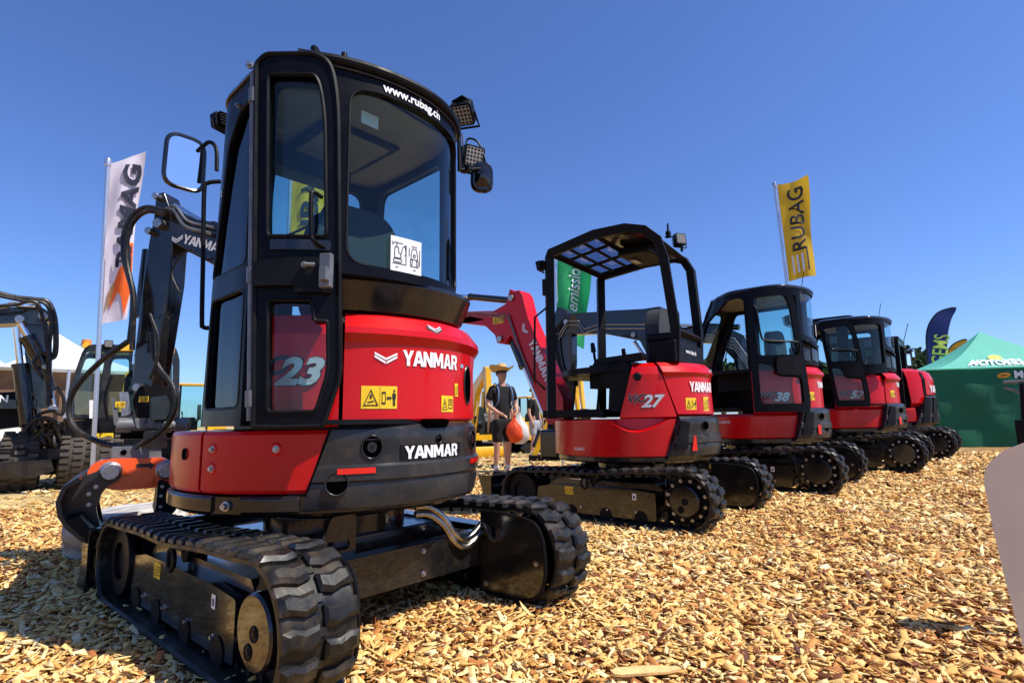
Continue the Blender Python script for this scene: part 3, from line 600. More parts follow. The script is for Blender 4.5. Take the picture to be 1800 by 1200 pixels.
    pl_((-.062, -.035), (-.028, -.035), (-.024, -.028), (-.028, -.021), (-.062, -.021), (-.066, -.028), (-.062, -.035)); pl_((-.06, -.018), (-.03, -.018), (-.03, .002), (-.04, .004), (-.042, .03), (-.058, .03), (-.06, .004), (-.06, -.018)); pl_((-.03, -.005), (-.022, .03), (-.010, .042), (-.004, .01), (-.012, -.005))
    pl_((-.07, -.042), (-.004, -.042)); pl_((-.004, -.042), (-.004, .045)); pl_((-.02, .048), (-.066, .048)); pl_((-.05, .03), (-.05, .05)); pl_((-.066, .036), (-.073, .05))
    pl_((.018, -.035), (.018, -.012), (.028, -.012), (.028, -.035), (.018, -.035)); pl_((.05, -.035), (.05, -.012), (.06, -.012), (.06, -.035), (.05, -.035)); pl_((.022, -.010), (.022, .008), (.028, .036), (.05, .036), (.056, .008), (.056, -.010), (.022, -.010)); pl_((.034, .0), (.034, .012), (.044, .012), (.044, .0), (.034, .0))
    pl_((.016, -.042), (.062, -.042)); pl_((.068, -.038), (.068, .038)); pl_((.012, .0), (.012, .038)); pl_((.024, .046), (.054, .046)); pl_((-.056, -.058), (-.044, -.058), (-.044, -.054)); pl_((.032, -.058), (.046, -.058), (.046, -.054))
    g.build('paper_notice', ['white', 'ink'], root, smooth=0)
    lettering('lettering', 'www.rubag.ch', .056, 'white', lambda u, v, w: mp(u, v, w), cab, bold=.03, u0=U(-.105, -.752)-.02, v0=2.316, w=.004)
    # folded-back door
    lf = lambda z: -56.2+(2.36-z)*3.0
    dm = lambda u, v, w: (lambda a: ((.862+w)*math.sin(R(a)), -(.862+w)*math.cos(R(a)), v))(lf(v)*(1-u)+u*(-34.3+(2.36-v)*2.3))
    dout = rnd([(0, .87), (.80, .87), (1.0, 1.06), (1, 2.17), (.93, 2.335), (.75, 2.372), (.12, 2.368), (0, 2.33)], [.02, .04, .05, .12, .1, .1, .05, .03], 6)
    h1 = rnd([(.16, 1.60), (.85, 1.60), (.84, 2.12), (.76, 2.275), (.16, 2.275)], [.04, .04, .1, .08, .04], 6)
    h2 = rnd([(.17, .93), (.72, .93), (.86, 1.08), (.86, 1.27), (.70, 1.27), (.68, 1.34), (.66, 1.35), (.17, 1.35)], [.04, .04, .05, .02, .03, .03, .02, .03], 5)
    g = G(); g.plate(dout, [h1, h2], .04, dm, du=.08); dr = g.build('door', 'cabblack', root, smooth=40)
    for h in (h1, h2):
        g = G(); g.plate(h, (), .004, lambda u, v, w: dm(u, v, w-.02), du=.1, back=False); g.build('window', 'glass', dr, smooth=60, recalc=False); g = G(); window_frame(dr, g, dm, h, .008, .002); g.build('window_seal', 'satin', dr)
    g = G(); window_frame(dr, g, dm, [(a*.985+.008, 1.63+(b-1.63)*.992) for a, b in dout], .011, .0); g.build('door_seal', 'satin', dr)
    g = G(); g.plate(rnd([(.02, 1.40), (.50, 1.40), (.50, 1.375), (.90, 1.375), (.90, 1.51), (.5, 1.51), (.02, 1.49)], .01), (), .03, lambda u, v, w: dm(u, v, w+.03), du=.1); g.build('latch_housing', 'satin', dr, bevel=.004)
    g = G(); g.plate(rect(.2, .9, 1.545, 1.585, .02), (), .01, lambda u, v, w: dm(u, v, w+.008), du=.1); g.build('door_trim', 'black', dr, bevel=.003)
    a = Vector(dm(.86, 1.45, .06)); g = G(); g.box(a, (.03, .045, .13), (0, 0, 35)); g.box(a+Vector((-.02, -.02, -.02)), (.03, .03, .05), (0, 0, 35)); g.cyl(dm(.62, 1.475, .0), dm(.62, 1.475, .05), .012); g.cyl(dm(.62, 1.475, .05), dm(.74, 1.475, .05), .008); g.build('door_latch', 'greysteel', dr, bevel=.004)
    g = G(); g.tube([dm(.80, 1.76, .0), dm(.72, 1.765, .035), dm(.70, 1.74, .045), dm(.70, 1.60, .045), dm(.73, 1.57, .04), dm(.84, 1.555, 0)], .0085); g.build('grab_handle', 'satin', dr)
    g = G(); g.tube([dm(-.035, .90, -.01), dm(-.035, 2.29, -.01)], .017, flat=True, n=12); [g.cyl(dm(-.035, z, -.01), dm(-.035, z+.06, -.01), .023, n=12) for z in (.95, 1.42, 2.16)]; g.build('hinge_post', 'greysteel', root)
    bolts(root, [(dm(-.02, 2.30, .03), (-.7, -.7, 0), .016, .016), ((-.68, -.24, 2.26), (-1, 0, 0), .012, .012)])
    # lights, mirrors, rails
    D0 = 2.98
    for px, py, D, fx in ((812, 203, 2.95, (-.15, -.6, -.75)), (834, 276, 3.0, (.45, -.75, -.25))):
        p = L(W(px, py, D)); work_light(root, p, L(root.location+Vector(fx))-Vector((0, 0, 0)), 1.25 if py < 250 else 1.25)
    g = G(); g.tube([L(W(806, 215, 2.93)), L(W(808, 300, 2.93))], .012); g.tube([L(W(806, 299, 2.95)), L(W(850, 297, 3.0))], .010, flat=True); g.tube([L(W(812, 235, 2.95)), L(W(814, 262, 2.93)), L(W(806, 296, 2.93))], .004); g.tube([L(W(818, 268, 3.0)), L(W(822, 245, 3.02)), L(W(840, 250, 3.02)), L(W(852, 280, 3.02)), L(W(858, 310, 3.02))], .006); g.box(L(W(820, 297, 2.97)), (.03, .07, .03)); g.build('light_bracket', 'satin', root)
    p = L(W(847, 312, 3.03)); mirror(root, p, (.62, .75, .1), .11, .16, [p, L(W(852, 302, 3.03)), L(W(856, 300, 3.03))], rr=.05)
    p = L(W(325, 286, 3.42)); f = L(root.location+Vector((.765, -.645, .0)))
    mirror(root, p, f, .20, .30, [L(W(352, 262, 3.42)), L(W(368, 250, 3.4)), L(W(380, 262, 3.36)), L(W(381, 300, 3.34))], rr=.07)
    work_light(root, L(W(382, 219, 3.4)), (-.3, .9, -.2), .9)
    g = G(); g.tube([L(W(388, 319, 3.3)), L(W(365, 322, 3.3)), L(W(359, 336, 3.3)), L(W(357, 450, 3.3)), L(W(355, 560, 3.3)), L(W(358, 575, 3.3)), L(W(375, 576, 3.3))], .012); g.build('hand_rail', 'satin', root)
    # boom
    piv = (0, .78); u = Vector((-.95, .15, 0)).normalized(); o = root.location+wd(root)(*piv)*root.scale.x
    pl = PL(o, u); c0 = math.atan2(-L(root.location+u).x, L(root.location+u).y)
    bf = boomframe(piv[0], piv[1], c0); s = root.scale.x
    q = lambda px, py: (pl.q(px, py)[0]/s, pl.q(px, py)[1]/s)
    bo = boom_part('boom', [(-.12, .62), (.12, .58), (.22, 1.0), (.26, 1.7), q(400, 478), q(330, 440), q(300, 425), q(292, 400), q(303, 372), q(325, 378), q(360, 392), q(400, 398), (.12, 2.1), (.02, 1.6), (-.1, 1.0)], -.075, .075, 'black', root, bf)
    bfm = lambda a, z, w: bf(-.075-w if False else .075+w, a, z)
    sg = 1 if (Vector(bf(1, 0, 0))-Vector(bf(0, 0, 0))).dot(L(Vector((0, 0, 0)))-Vector(bf(0, 0, 0))) > 0 else -1
    bfm = lambda a, z, w: bf(sg*(.075+w), a, z)
    qa, qb = q(305, 428), q(372, 446); tdir = -1 if qa[0] > qb[0] else 1; rot = math.degrees(math.atan2(qb[1]-qa[1], abs(qb[0]-qa[0]))); cx, cz = q(352, 437); c2x, c2z = q(326, 426)
    fl = lambda a, z, w: bfm(cx+tdir*a, cz+z, w)
    wordmark(fl, bo, .06, .32, .09, 0, 1, .003, rot)
    g = G(); chevron(g, lambda a, z, w: bfm(c2x+tdir*a, c2z+z, w), 0, .01, .045, .003); g.build('emblem', 'white', bo, smooth=0, recalc=False)
    arm = boom_part('arm', [q(290, 348), q(304, 345), q(316, 380), q(320, 420), q(314, 500), q(298, 600), q(283, 690), q(248, 690), q(256, 600), q(268, 500), q(278, 430), q(286, 390)], -.08, .06, 'black', root, bf)
    for pp, rr in (((300, 402), .032), ((296, 356), .022), ((266, 682), .026), ((284, 415), .022)): g = G(); g.cyl(bf(-.12, *q(*pp)), bf(.12, *q(*pp)), rr); g.build('pin', 'steel', root, bevel=.003)
    cylinder(root, bf(0, *q(440, 440)), bf(0, *q(306, 362)), .045, .5, name='arm_cylinder')
    cylinder(root, bf(-.0, *q(262, 440)), bf(-.0, *q(238, 640)), .04, .6, name='bucket_cylinder')
    for a, rr in (([(390, 420), (348, 408), (326, 380), (310, 386)], .012), ([(395, 410), (352, 399), (330, 374), (314, 378)], .009)): g = G(); g.tube([bf(sg*.11, *q(*p)) for p in a], rr); g.build('boom_pipe', 'greysteel', root)
    for k, (pts, rr) in enumerate(([[(318, 384), (285, 378), (262, 392), (247, 425), (249, 470), (262, 520), (262, 560), (258, 600)], .018], [[(318, 390), (290, 386), (268, 402), (257, 430), (256, 470), (266, 520), (268, 560), (266, 620)], .016],
        [[(300, 560), (314, 600), (312, 640), (300, 670)], .009], [[(262, 600), (240, 615), (201, 645), (165, 685), (154, 720), (167, 754), (208, 776), (246, 784)], .017], [[(300, 590), (303, 630), (315, 655), (334, 680), (340, 714), (325, 747), (300, 768), (272, 783)], .016],
        [[(372, 452), (352, 462), (337, 490), (345, 515), (352, 525)], .007], [[(330, 560), (318, 575), (324, 566), (312, 560), (306, 566)], .004])):
        g = G(); g.tube([bf(sg*(.13+.02*(k % 3)), *q(*a)) for a in pts], rr, n=10, sub=8); h = g.build('hydraulic_hose', 'rubber', root)
    return root, pl, q, bf, sg
root23, pl23, q23, bf23, sg23 = make23()
# ------------------------------------------------------------------ second machine: canopy
def make27():
    root = excavator_root(1, 'red compact excavator marked 27 with open black canopy, second in the row'); L = local_of(root)
    undercarriage(root, simple=False, hubring=True); shell('deck_ring', 'black', root, C(-178), C(180), [(.70, .50), (.72, .515), (.72, .55), (.70, .555)], 60, .1)
    g = G(); g.cyl((0, 0, .50), (0, 0, .56), .70, n=60); g.build('deck_plate', 'satin', root)
    # side panel with a scooped top edge
    def sp(i, j, n=60):
        t = i/n; fa = -168; rows = 6
        zt = .868
        prof = [(.70, .545), (.745, .56), (.745, 0), (.712, 0), (.705, zt), (.60, zt)]
        ph0 = fa+(-42-fa)*t; dip = .105*math.sin(math.pi*min(1, max(0, (ph0+84)/38)))**1.2 if -84 < ph0 < -46 else 0
        r, z = prof[j]; 
        if j == 2: z = .858-dip
        if j == 3: z = .862-dip*.80
        ph = fa+((-42.5+(z-.545)*26)-fa)*t; return (r*math.sin(R(ph)), -r*math.cos(R(ph)), z)
    g = G(); n = 90; vs = [sp(i, j, n) for j in range(6) for i in range(n+1)]; g.add(vs, [(j*(n+1)+i, j*(n+1)+i+1, (j+1)*(n+1)+i+1, (j+1)*(n+1)+i) for j in range(5) for i in range(n)])
    p = g.build('side_panel', 'red_low', root, smooth=22)
    m = bm_(.746); lettering('lettering', 'RUBAG', .036, 'white', m, p, sx=80, u0=-101, v0=.615, bold=.01, w=.003)
    cw = counterweight(root, lambda z: -42+(z-.53)*26, C(118), rb=.79)
    cm = bm_(.79)
    recess(cw, cm, -14, .80, 3.0, .036); recess(cw, cm, -14, .69, 3.2, .038); g = G(); g.plate([(-27, .60), (-23, .60), (-23.5, .72), (-25, .72)], (), .01, lambda u, v, w: cm(u, v, w+.012), du=2); g.build('reflector', 'reflector', cw)
    g = G(); g.plate([(-39, .61), (-30.5, .61), (-27.5, .83), (-33.5, .85)], (), .012, lambda u, v, w: cm(u, v, w+.014), du=2); g.build('cover_plate', 'satin', cw, bevel=.003)
    # fuel side cover
    fa = lambda z: -71+(z-.87)*22; c = shell('side_cover', 'red', root, fa, lambda z: -33+(z-.87)*-27, [(.72, .873), (.738, .88), (.735, 1.15), (.738, 1.235), (.715, 1.30), (.66, 1.335), (.5, 1.335)], 30, .02, bevel=.006)
    g = G(); q = Vector(bm_(.738)(-58.5, 1.215, 0)); g.lathe([(0, .012), (.026, .012), (.034, .004), (.036, -.004)], q, (q.x, q.y, 0), 24); g.build('filler_cap', 'satin', c)
    cmp_ = bm_(.738); lettering('lettering', 'ViO', .095, 'ink', cmp_, c, shear=.35, bold=.03, sx=78, u0=-60, v0=1.03, outline=('silver', .012)); lettering('lettering', '27', .14, 'silver', cmp_, c, shear=.35, bold=.035, sx=78*1.1, u0=-50.8, v0=1.005, w=.005, outline=('ink', .015))
    hd = shell('engine_hood', 'red', root, lambda z: -32+(z-.87)*-27, C(112), [(.715, .885), (.745, .90), (.735, 1.15), (.738, 1.215), (.758, 1.25), (.735, 1.30), (.70, 1.335), (.5, 1.34)], 60, .02, bevel=.004)
    hm = bm_(.741); wordmark(hm, hd, .085, .36, -8, 1.13, 78, .004); sticker(hd, hm, -21.5, .985, .12, .10, 'crush', su=78); sticker(hd, hm, -5, .985, .09, .12, 'book', su=78)
    g = G(); chevron(g, bm_(.76), 0, 1.28, .03, .012, 0, su=80); g.build('badge', 'silver', hd, smooth=0, recalc=False)
    g = G(); g.cyl((0, 0, 1.27), (0, 0, 1.325), .66, n=50); g.build('engine_bay_top', 'satin', root)
    # operator bay
    g = G(); g.box((-.2, .28, .92), (.86, .66, .07)); g.build('operator_floor', 'satin', root, bevel=.01)
    g = G(); g.prism(rnd([(-.30, .93), (-.30, 1.33), (-.2, 1.38), (.02, 1.33), (-.02, 1.24), (-.10, 1.15), (-.08, .93)], .03), -.60, -.44); g.build('side_console', 'satin', root, bevel=.01)
    g = G(); g.prism(rnd([(-.42, 1.42), (.02, 1.40), (.10, 1.30), (.03, 1.28), (-.05, 1.34), (-.42, 1.36)], .02), -.60, -.50); g.build('armrest', 'satin', root, bevel=.01)
    g = G(); g.box((.36, -.08, 1.08), (.2, .5, .4)); g.build('side_console', 'satin', root, bevel=.03)
    seat(root, -.02, -.44, 1.28, 1.05)
    for x in (-.28, .18): g = G(); g.tube([(x, .5, .95), (x, .46, 1.2)], .012); g.box((x, .46, 1.22), (.06, .03, .05)); g.build('travel_lever', 'satin', root)
    # rear cover between the posts
    g = G(); g.prism([(-.40, -.64), (.40, -.56), (.44, -.40), (-.44, -.40)], 1.335, 1.53, 'z'); g.prism([(-.38, -.60), (.38, -.53), (.42, -.38), (-.42, -.38)], 1.53, 1.60, 'z'); rc = g.build('rear_cover', 'satin', root, bevel=.02)
    pm = planemap((0, -.605, 0), Vector((.8, .08, 0)).normalized(), (0, 0, 1), Vector((.08, -.8, 0)).normalized()); lettering('lettering', 'www.rubag.ch', .055, 'white', pm, rc, bold=.02, u0=0, v0=1.45, w=.006)
    g = G(); [g.box((x, -.50, 1.615), (.05, .05, .03)) for x in (-.1, .08)]; g.build('cover_catch', 'steel', rc)
    # canopy frame
    def sqtube(pts, rr=.046):
        g = G(); g.tube(pts, rr*1.22, n=4, flat=True, ph=math.pi/4); return g
    lp = [(-.61, .52, .88), (-.62, .50, 1.5), (-.62, .49, 2.43), (-.62, .47, 2.46), (-.61, -.02, 2.54), (-.56, -.30, 2.545), (-.50, -.45, 2.51), (-.44, -.54, 2.42), (-.40, -.575, 2.25), (-.34, -.62, 1.62), (-.34, -.60, 1.34)]
    rp = [(.31, .52, .88), (.32, .50, 1.5), (.34, .49, 2.39), (.35, .47, 2.415), (.38, -.02, 2.47), (.42, -.32, 2.475), (.44, -.42, 2.44), (.45, -.48, 2.32), (.44, -.52, 1.7), (.44, -.50, 1.34)]
    for pp in (lp, rp): sqtube(pp).build('canopy_post', 'satin', root, smooth=30, bevel=.012)
    for a, b in ((lp[3], rp[3]), (lp[4], rp[4]), (lp[6], rp[6]), ((-.36, -.61, 1.62), (.44, -.52, 1.62))): sqtube([a, b], .034).build('cross_bar', 'satin', root, bevel=.008)
    rf = lambda s, t, dz: tuple(Vector(lp[3]).lerp(Vector(rp[3]), s)*(1-t)+Vector(lp[4]).lerp(Vector(rp[4]), s)*t+Vector((0, 0, dz)))
    g = G(); rb = lambda s, t, dz: tuple(Vector(lp[4]).lerp(Vector(rp[4]), s)*(1-t)+Vector(lp[6]).lerp(Vector(rp[6]), s)*t+Vector((0, 0, dz)))
    g.hexa([rb(.03, 0, .0), rb(.97, 0, .0), rb(.97, 1, .0), rb(.03, 1, .0), rb(.03, 0, .045), rb(.97, 0, .045), rb(.97, 1, .045), rb(.03, 1, .045)]); g.build('canopy_roof', 'satin', root, bevel=.01)
    g = G(); g.hexa([rb(.08, .05, -.012), rb(.92, .05, -.012), rb(.92, .95, -.012), rb(.08, .95, -.012), rb(.06, 0, -.004), rb(.94, 0, -.004), rb(.94, 1, -.004), rb(.06, 1, -.004)]); g.build('roof_lining', 'black', root)
    g = G(); g.box((-.05, -.22, 2.43), (.46, .34, .09), (2, 2, 0), .9); g.build('storage_box', 'satin', root, bevel=.02); g = G(); g.box((-.05, -.14, 2.378), (.14, .06, .01)); g.build('box_latch', 'steel', root)
    g = G(); g.plate([(0.03, 0), (.97, 0), (.97, 1), (.03, 1)], (), .01, lambda s, t, w: rf(s, t, .02), back=False); g.build('roof_window', 'glass_smoke', root, recalc=False)
    for s_, e in (((.0, .33), (1, .33)), ((0, .66), (1, .66)), ((.3, .0), (.3, 1)), ((.62, .0), (.62, 1))): g = G(); g.tube([rf(*s_, .0), rf(*e, .0)], .016, n=6, flat=True); g.build('roof_bar', 'satin', root)
    # rail, antenna, lights, mirror
    g = G(); g.tube([(-.64, .52, 1.93), (-.70, .62, 1.84), (-.70, .64, 1.25), (-.64, .56, 1.15)], .011, flat=True); g.build('hand_rail', 'satin', root)
    g = G(); g.lathe([(.0, .14), (.008, .13), (.010, .06), (.024, .055), (.026, .03), (.016, .02), (.03, .012), (.03, 0)], (-.10, -.50, 2.53), (0, 0, 1), 14); g.build('beacon_socket', 'satin', root)
    g = G(); g.cyl((.28, -.47, 2.49), (.28, -.47, 2.56), .014); g.build('light_bracket', 'satin', root); work_light(root, (.28, -.47, 2.62), (-.5, -.75, .1), 1.15)
    work_light(root, (-.66, .60, 2.34), (-.2, .9, -.2), .9)
    g = G(); g.box((-.67, .50, 2.12), (.04, .07, .16)); g.build('light_switch_box', 'satin', root, bevel=.005)
    mirror(root, (.52, -.28, 1.83), (.1, -1, 0), .10, .24, [(.52, -.27, 1.83), (.48, -.35, 1.76), (.45, -.5, 1.76)], rr=.04)
    g = G(); g.add([(-.655, .49, 2.10), (-.655, .51, 2.10), (-.655, .51, 2.24), (-.655, .49, 2.24)], [(0, 1, 2, 3)])
    # boom
    piv = (0.0, .86); fw = wd(root)(0, 1); o = root.location+wd(root)(*piv); pl = PL(o, fw); s = root.scale.x
    ok = boomframe(*piv, 0); q = lambda px, py: (pl.q(px, py)[0]/s, pl.q(px, py)[1]/s)
    bo = boom_part('boom', [q(1004, 745), q(1002, 700), q(968, 625), q(940, 560), q(930, 520), q(924, 512), q(916, 514), q(908, 510), q(902, 535), q(880, 548), q(815, 549), q(760, 552), q(690, 560), q(690, 590), q(800, 566), q(865, 574), q(882, 590), q(886, 604), q(898, 606), q(910, 590), q(940, 650), q(962, 712), q(975, 745)], -.10, .10, 'red', root, ok, bevel=.01)
    bm2 = lambda a, z, w: ok(-.10-w, a, z)
    A, B = q(938, 590), q(972, 668); rot = math.degrees(math.atan2(B[1]-A[1], B[0]-A[0])); c = ((A[0]+B[0])/2, (A[1]+B[1])/2)
    bl = lambda a, z, w: bm2(c[0]-a, c[1]+z, w); ra = math.degrees(math.atan2(B[1]-A[1], -(B[0]-A[0])))
    wordmark(bl, bo, .10, .50, .05, -.03, 1, .003, ra)
    A2 = q(936, 578); g = G(); cr, sr = math.cos(R(ra)), math.sin(R(ra)); chevron(g, lambda a, z, w: bm2(A2[0]-(a*cr-z*sr), A2[1]+(a*sr+z*cr), w), 0, .0, .06, .003); g.build('emblem', 'white', bo, smooth=0, recalc=False)
    cs = q(888, 564); sticker(bo, lambda a, z, w: bm2(cs[0]-a, cs[1]+z, w), 0, 0, .16, .085, 'crush')
    cylinder(root, ok(-.0, *q(905, 600)), ok(-.0, *q(962, 735)), .055, .35, name='boom_cylinder'); cylinder(root, ok(0, *q(905, 528)), ok(0, *q(760, 515)), .04, .5, name='arm_cylinder')
    for pp in ((892, 597), (912, 526)): g = G(); g.cyl(ok(-.13, *q(*pp)), ok(.13, *q(*pp)), .035); g.build('pin', 'steel', bo, bevel=.003)
    for dz in (0, 5):
        g = G(); g.tube([ok(-.12, *q(820, 550+dz)), ok(-.12, *q(880, 553+dz)), ok(-.12, *q(908, 556+dz)), ok(-.12, *q(930, 620+dz)), ok(-.12, *q(952, 672+dz))], .007, flat=True); g.build('boom_pipe', 'greysteel', bo)
    arm = boom_part('arm', [q(760, 500), q(700, 540), q(640, 780), q(670, 790), q(720, 600), q(775, 560)], -.08, .08, 'black', root, ok)
    g = G(); g.box((0, .88, .62), (.34, .24, .30)); g.build('boom_bracket', 'black', root, bevel=.03)
    return root
make27()
# ------------------------------------------------------------------ cab machines further down the row
def cab_machine(i, label, d0, d1, zr, zw, num, hoodz, boomq, roofgear=False, dl=lambda z: 0):
    root = excavator_root(i, label); L = local_of(root)
    undercarriage(root, simple=True, hubring=True, stk=(i == 2)); shell('deck_ring', 'black', root, C(-178), C(180), [(.70, .50), (.72, .515), (.72, .555), (.70, .56)], 50, .1)
    g = G(); g.cyl((0, 0, .50), (0, 0, .56), .70, n=50); g.build('deck_plate', 'satin', root)
    p = shell('side_panel', 'red_low', root, C(-178), lambda z: -43+(z-.56)*20, [(.72, .56), (.742, .575), (.742, .80), (.72, .825), (.6, .83)], 60, .03, bevel=.004)
    lettering('lettering', 'RUBAG', .04, 'white', bm_(.743), p, sx=80, u0=-99, v0=.74, bold=.01)
    cw = counterweight(root, lambda z: -43.5+(z-.53)*22, C(118), rb=.80); cm = bm_(.80)
    recess(cw, cm, -17, .79, 3, .035); recess(cw, cm, -10, .66, 3, .035); g = G(); g.plate(rect(-24, -20.5, .60, .70, .003), (), .01, lambda u, v, w: cm(u, v, w+.012), du=2); g.build('reflector', 'reflector', cw); g = G(); g.plate([(-40, .60), (-30, .60), (-27, .83), (-34, .85)], (), .012, lambda u, v, w: cm(u, v, w+.012), du=2); g.build('cover_plate', 'satin', cw, bevel=.003)
    shell('rear_side_panel', 'red', root, C(-74 if i == 2 else -84), C(-33), [(.72, .83), (.735, .84), (.735, 1.12), (.71, hoodz-.05), (.64, hoodz-.01), (.4, hoodz-.01)], 30, .02)
    bmp = bm_(.737); sc_ = lettering('lettering', 'ViO', .10, 'ink', bmp, cw, shear=.35, bold=.03, sx=80, u0=-62 if i == 2 else -74, v0=1.02, outline=('silver', .01)); lettering('lettering', num, .13, 'silver', bmp, cw, shear=.35, bold=.035, sx=88, u0=-52 if i == 2 else -64, v0=1.0, w=.006)
    hd = hood(root, C(-32.5), C(112), zt=hoodz, z0=.87, r=.745)
    sticker(hd, bm_(.745), -21.5, 1.01, .10, .09, 'crush', su=80); wordmark(bm_(.745), hd, .07, .34, 2, 1.14, 78, .004)
    g = G(); g.cyl((0, 0, hoodz-.06), (0, 0, hoodz-.02), .68, n=50); g.build('engine_bay_top', 'satin', root)
    lv = shell('grille', 'satin', root, C(-36), C(60), [(.70, hoodz), (.735, hoodz+.02), (.742, zw-.06), (.75, zw-.03), (.72, zw)], 40, .06)
    for a, b in ((-30, -18), (-15, -3)):
        for k in range(8):
            g = G(); z = hoodz+.05+k*(zw-hoodz-.14)/8; g.plate([(a, z+.02), (b, z-.0), (b, z+.018), (a, z+.038)], (), .008, lambda u, v, w: bm_(.745)(u, v, w), du=3); g.build('louvre', 'cwgrey', lv)
    tp = lambda p_, z: Vector((p_.x, -.1+(p_.y+.1)*(1-max(0, z-(zr-.75))*.62))) if p_.y > -.1 else p_
    ol = Outline(CAB); U = ol.U; mp = ol.mp(tp); L_ = ol.L-.001; ub, ud = U(-.44, -.68), U(.33, .56)
    holes = [('rear_window', rect(U(-.40, -.69), U(.255, -.615), zw+.04, zr-.08, .06), 'glass'),
             ('side_window', rect(U(.33, -.45), U(.36, .46), 1.35, zr-.12, .07), 'glass'), ('windscreen', rect(U(.24, .655), L_-.05, 1.0, zr-.14, .08), 'glass'),
             ('quarter_window', rect(U(-.675, -.30), U(-.47, -.665), 1.40, zr-.12, .05), 'glass')]
    dh = rnd([(.06, .90), (U(-.675, -.18), .90), (U(-.675, -.18), zr-.12), (U(-.65, .12), zr-.12), (.06, zr-.30)], .05)
    outer = [(0, .86), (U(-.675, -.22), .86), (U(-.675, -.22), hoodz-.02), (ub, hoodz-.02), (ub, zw), (U(.345, -.38), zw), (U(.345, -.38), 1.3), (ud, 1.3), (ud, .86), (L_, .86), (L_, zr-.04), (0, zr-.04)]
    g = G(); g.plate(outer, [h for _, h, _ in holes]+[dh], .045, mp, du=.05, dv=.25); cab = g.build('cab_frame', 'cabblack', root, smooth=40); cab_glass(root, mp, holes)
    g = G(); slab(g, ol, zr-.05, zr-.02, -.012, inset1=-.006, taper=tp); slab(g, ol, zr-.02, zr, -.006, inset1=.05, taper=tp); g.build('cab_roof', 'black', root, bevel=.006)
    g = G(); slab(g, ol, zr-.085, zr-.06, .05, taper=tp); g.build('ceiling_lining', 'lining', root); g = G(); slab(g, ol, .86, .88, .03); g.build('cab_floor', 'satin', root)
    seat(root, -.12, -.40, 1.22); g = G(); g.box((.22, .3, 1.1), (.2, .6, .46)); g.box((-.1, .50, 1.15), (.2, .1, .5)); g.build('control_console', 'satin', root, bevel=.03)
    us = U(.0, -.74); g = G(); g.plate([(us-.07, zw+.07), (us+.05, zw+.07), (us+.05, zw+.20), (us-.07, zw+.20)], (), .001, lambda u, v, w: mp(u, v, w+.003), du=.03); g.build('paper_notice', 'white', root)
    for a in (-.35, 0, .3): g = G(); g.lathe([(0, .03), (.014, .026), (.018, 0)], (-.3, a*.8-.1, zr-.002), (0, 0, 1), 10); g.build('roof_cap', 'satin', root)
    g = G(); g.tube([(.28, -.55, zr-.05), (.26, -.62, zr+.28)], .004, flat=True, n=5); g.build('antenna', 'satin', root)
    # door folded back
    zd = zr-.03; dm = lambda u, v, w: (lambda a: ((.84+w)*math.sin(R(a)), -(.84+w)*math.cos(R(a)), v))((d0(v))*(1-u)+u*d1(v))
    dout = rnd([(0, .84), (.95, .84), (1.0, .95), (1, 1.6), (.97, zd-.14), (.85, zd), (.1, zd-.02), (0, zd-.05)], [.03, .05, .06, .3, .12, .12, .05, .03], 6)
    h1 = rnd([(.13, 1.45), (.88, 1.45), (.85, zd-.20), (.76, zd-.1), (.13, zd-.13)], .05); h2 = rnd([(.12, .93), (.86, .93), (.88, 1.20), (.45, 1.22), (.36, 1.34), (.12, 1.37)], .05)
    g = G(); g.plate(dout, [h1, h2], .035, dm, du=.1); dr = g.build('door', 'cabblack', root, smooth=40)
    for h in (h1, h2): g = G(); g.plate(h, (), .004, lambda u, v, w: dm(u, v, w-.02), du=.1, back=False); g.build('window', 'glass', dr, smooth=60, recalc=False)
    g = G(); g.plate(rnd([(.40, 1.24), (.9, 1.22), (.9, 1.44), (.42, 1.42)], .05), (), .07, lambda u, v, w: dm(u, v, w+.045), du=.1); g.build('latch_housing', 'satin', dr, bevel=.012)
    g = G(); g.tube([dm(.08, 2.0 if i == 2 else 1.9, 0), dm(.16, 1.95 if i == 2 else 1.85, .05), dm(.20, 1.66, .05), dm(.30, 1.60, .05), dm(.80, 1.58, .05), dm(.86, 1.52, .04), dm(.87, 1.46, 0)], .011); g.build('grab_handle', 'satin', dr)
    # boom raised in front
    piv = (0.05, .86); fw = wd(root)(0, 1); o = root.location+wd(root)(*piv)*root.scale.x; pl = PL(o, fw); s = root.scale.x; ok = boomframe(*piv, 0); q = lambda a, b: (pl.q(a, b)[0]/s, pl.q(a, b)[1]/s)
    g = G(); g.box((0.05, .88, .62), (.34, .24, .30)); g.build('boom_bracket', 'black', root, bevel=.03)
    boomq(root, ok, q)
    if roofgear:
        g = G(); g.plate(rnd([(-.36, -.30), (.2, -.38), (.2, .2), (-.36, .2)], .08), (), .06, lambda u, v, w: (u, v, zr+.07+w)); g.box((-.1, -.1, zr+.01), (.3, .3, .06)); g.build('roof_unit', 'satin', root, bevel=.02)
        work_light(root, (-.45, .42, zr+.08), (-.3, -.8, .1), 1.4)
    for zz in (zr-.05, zr-.2): work_light(root, (.38, -.55, zz), (.2, -.9, -.2), 1.0)
    return root
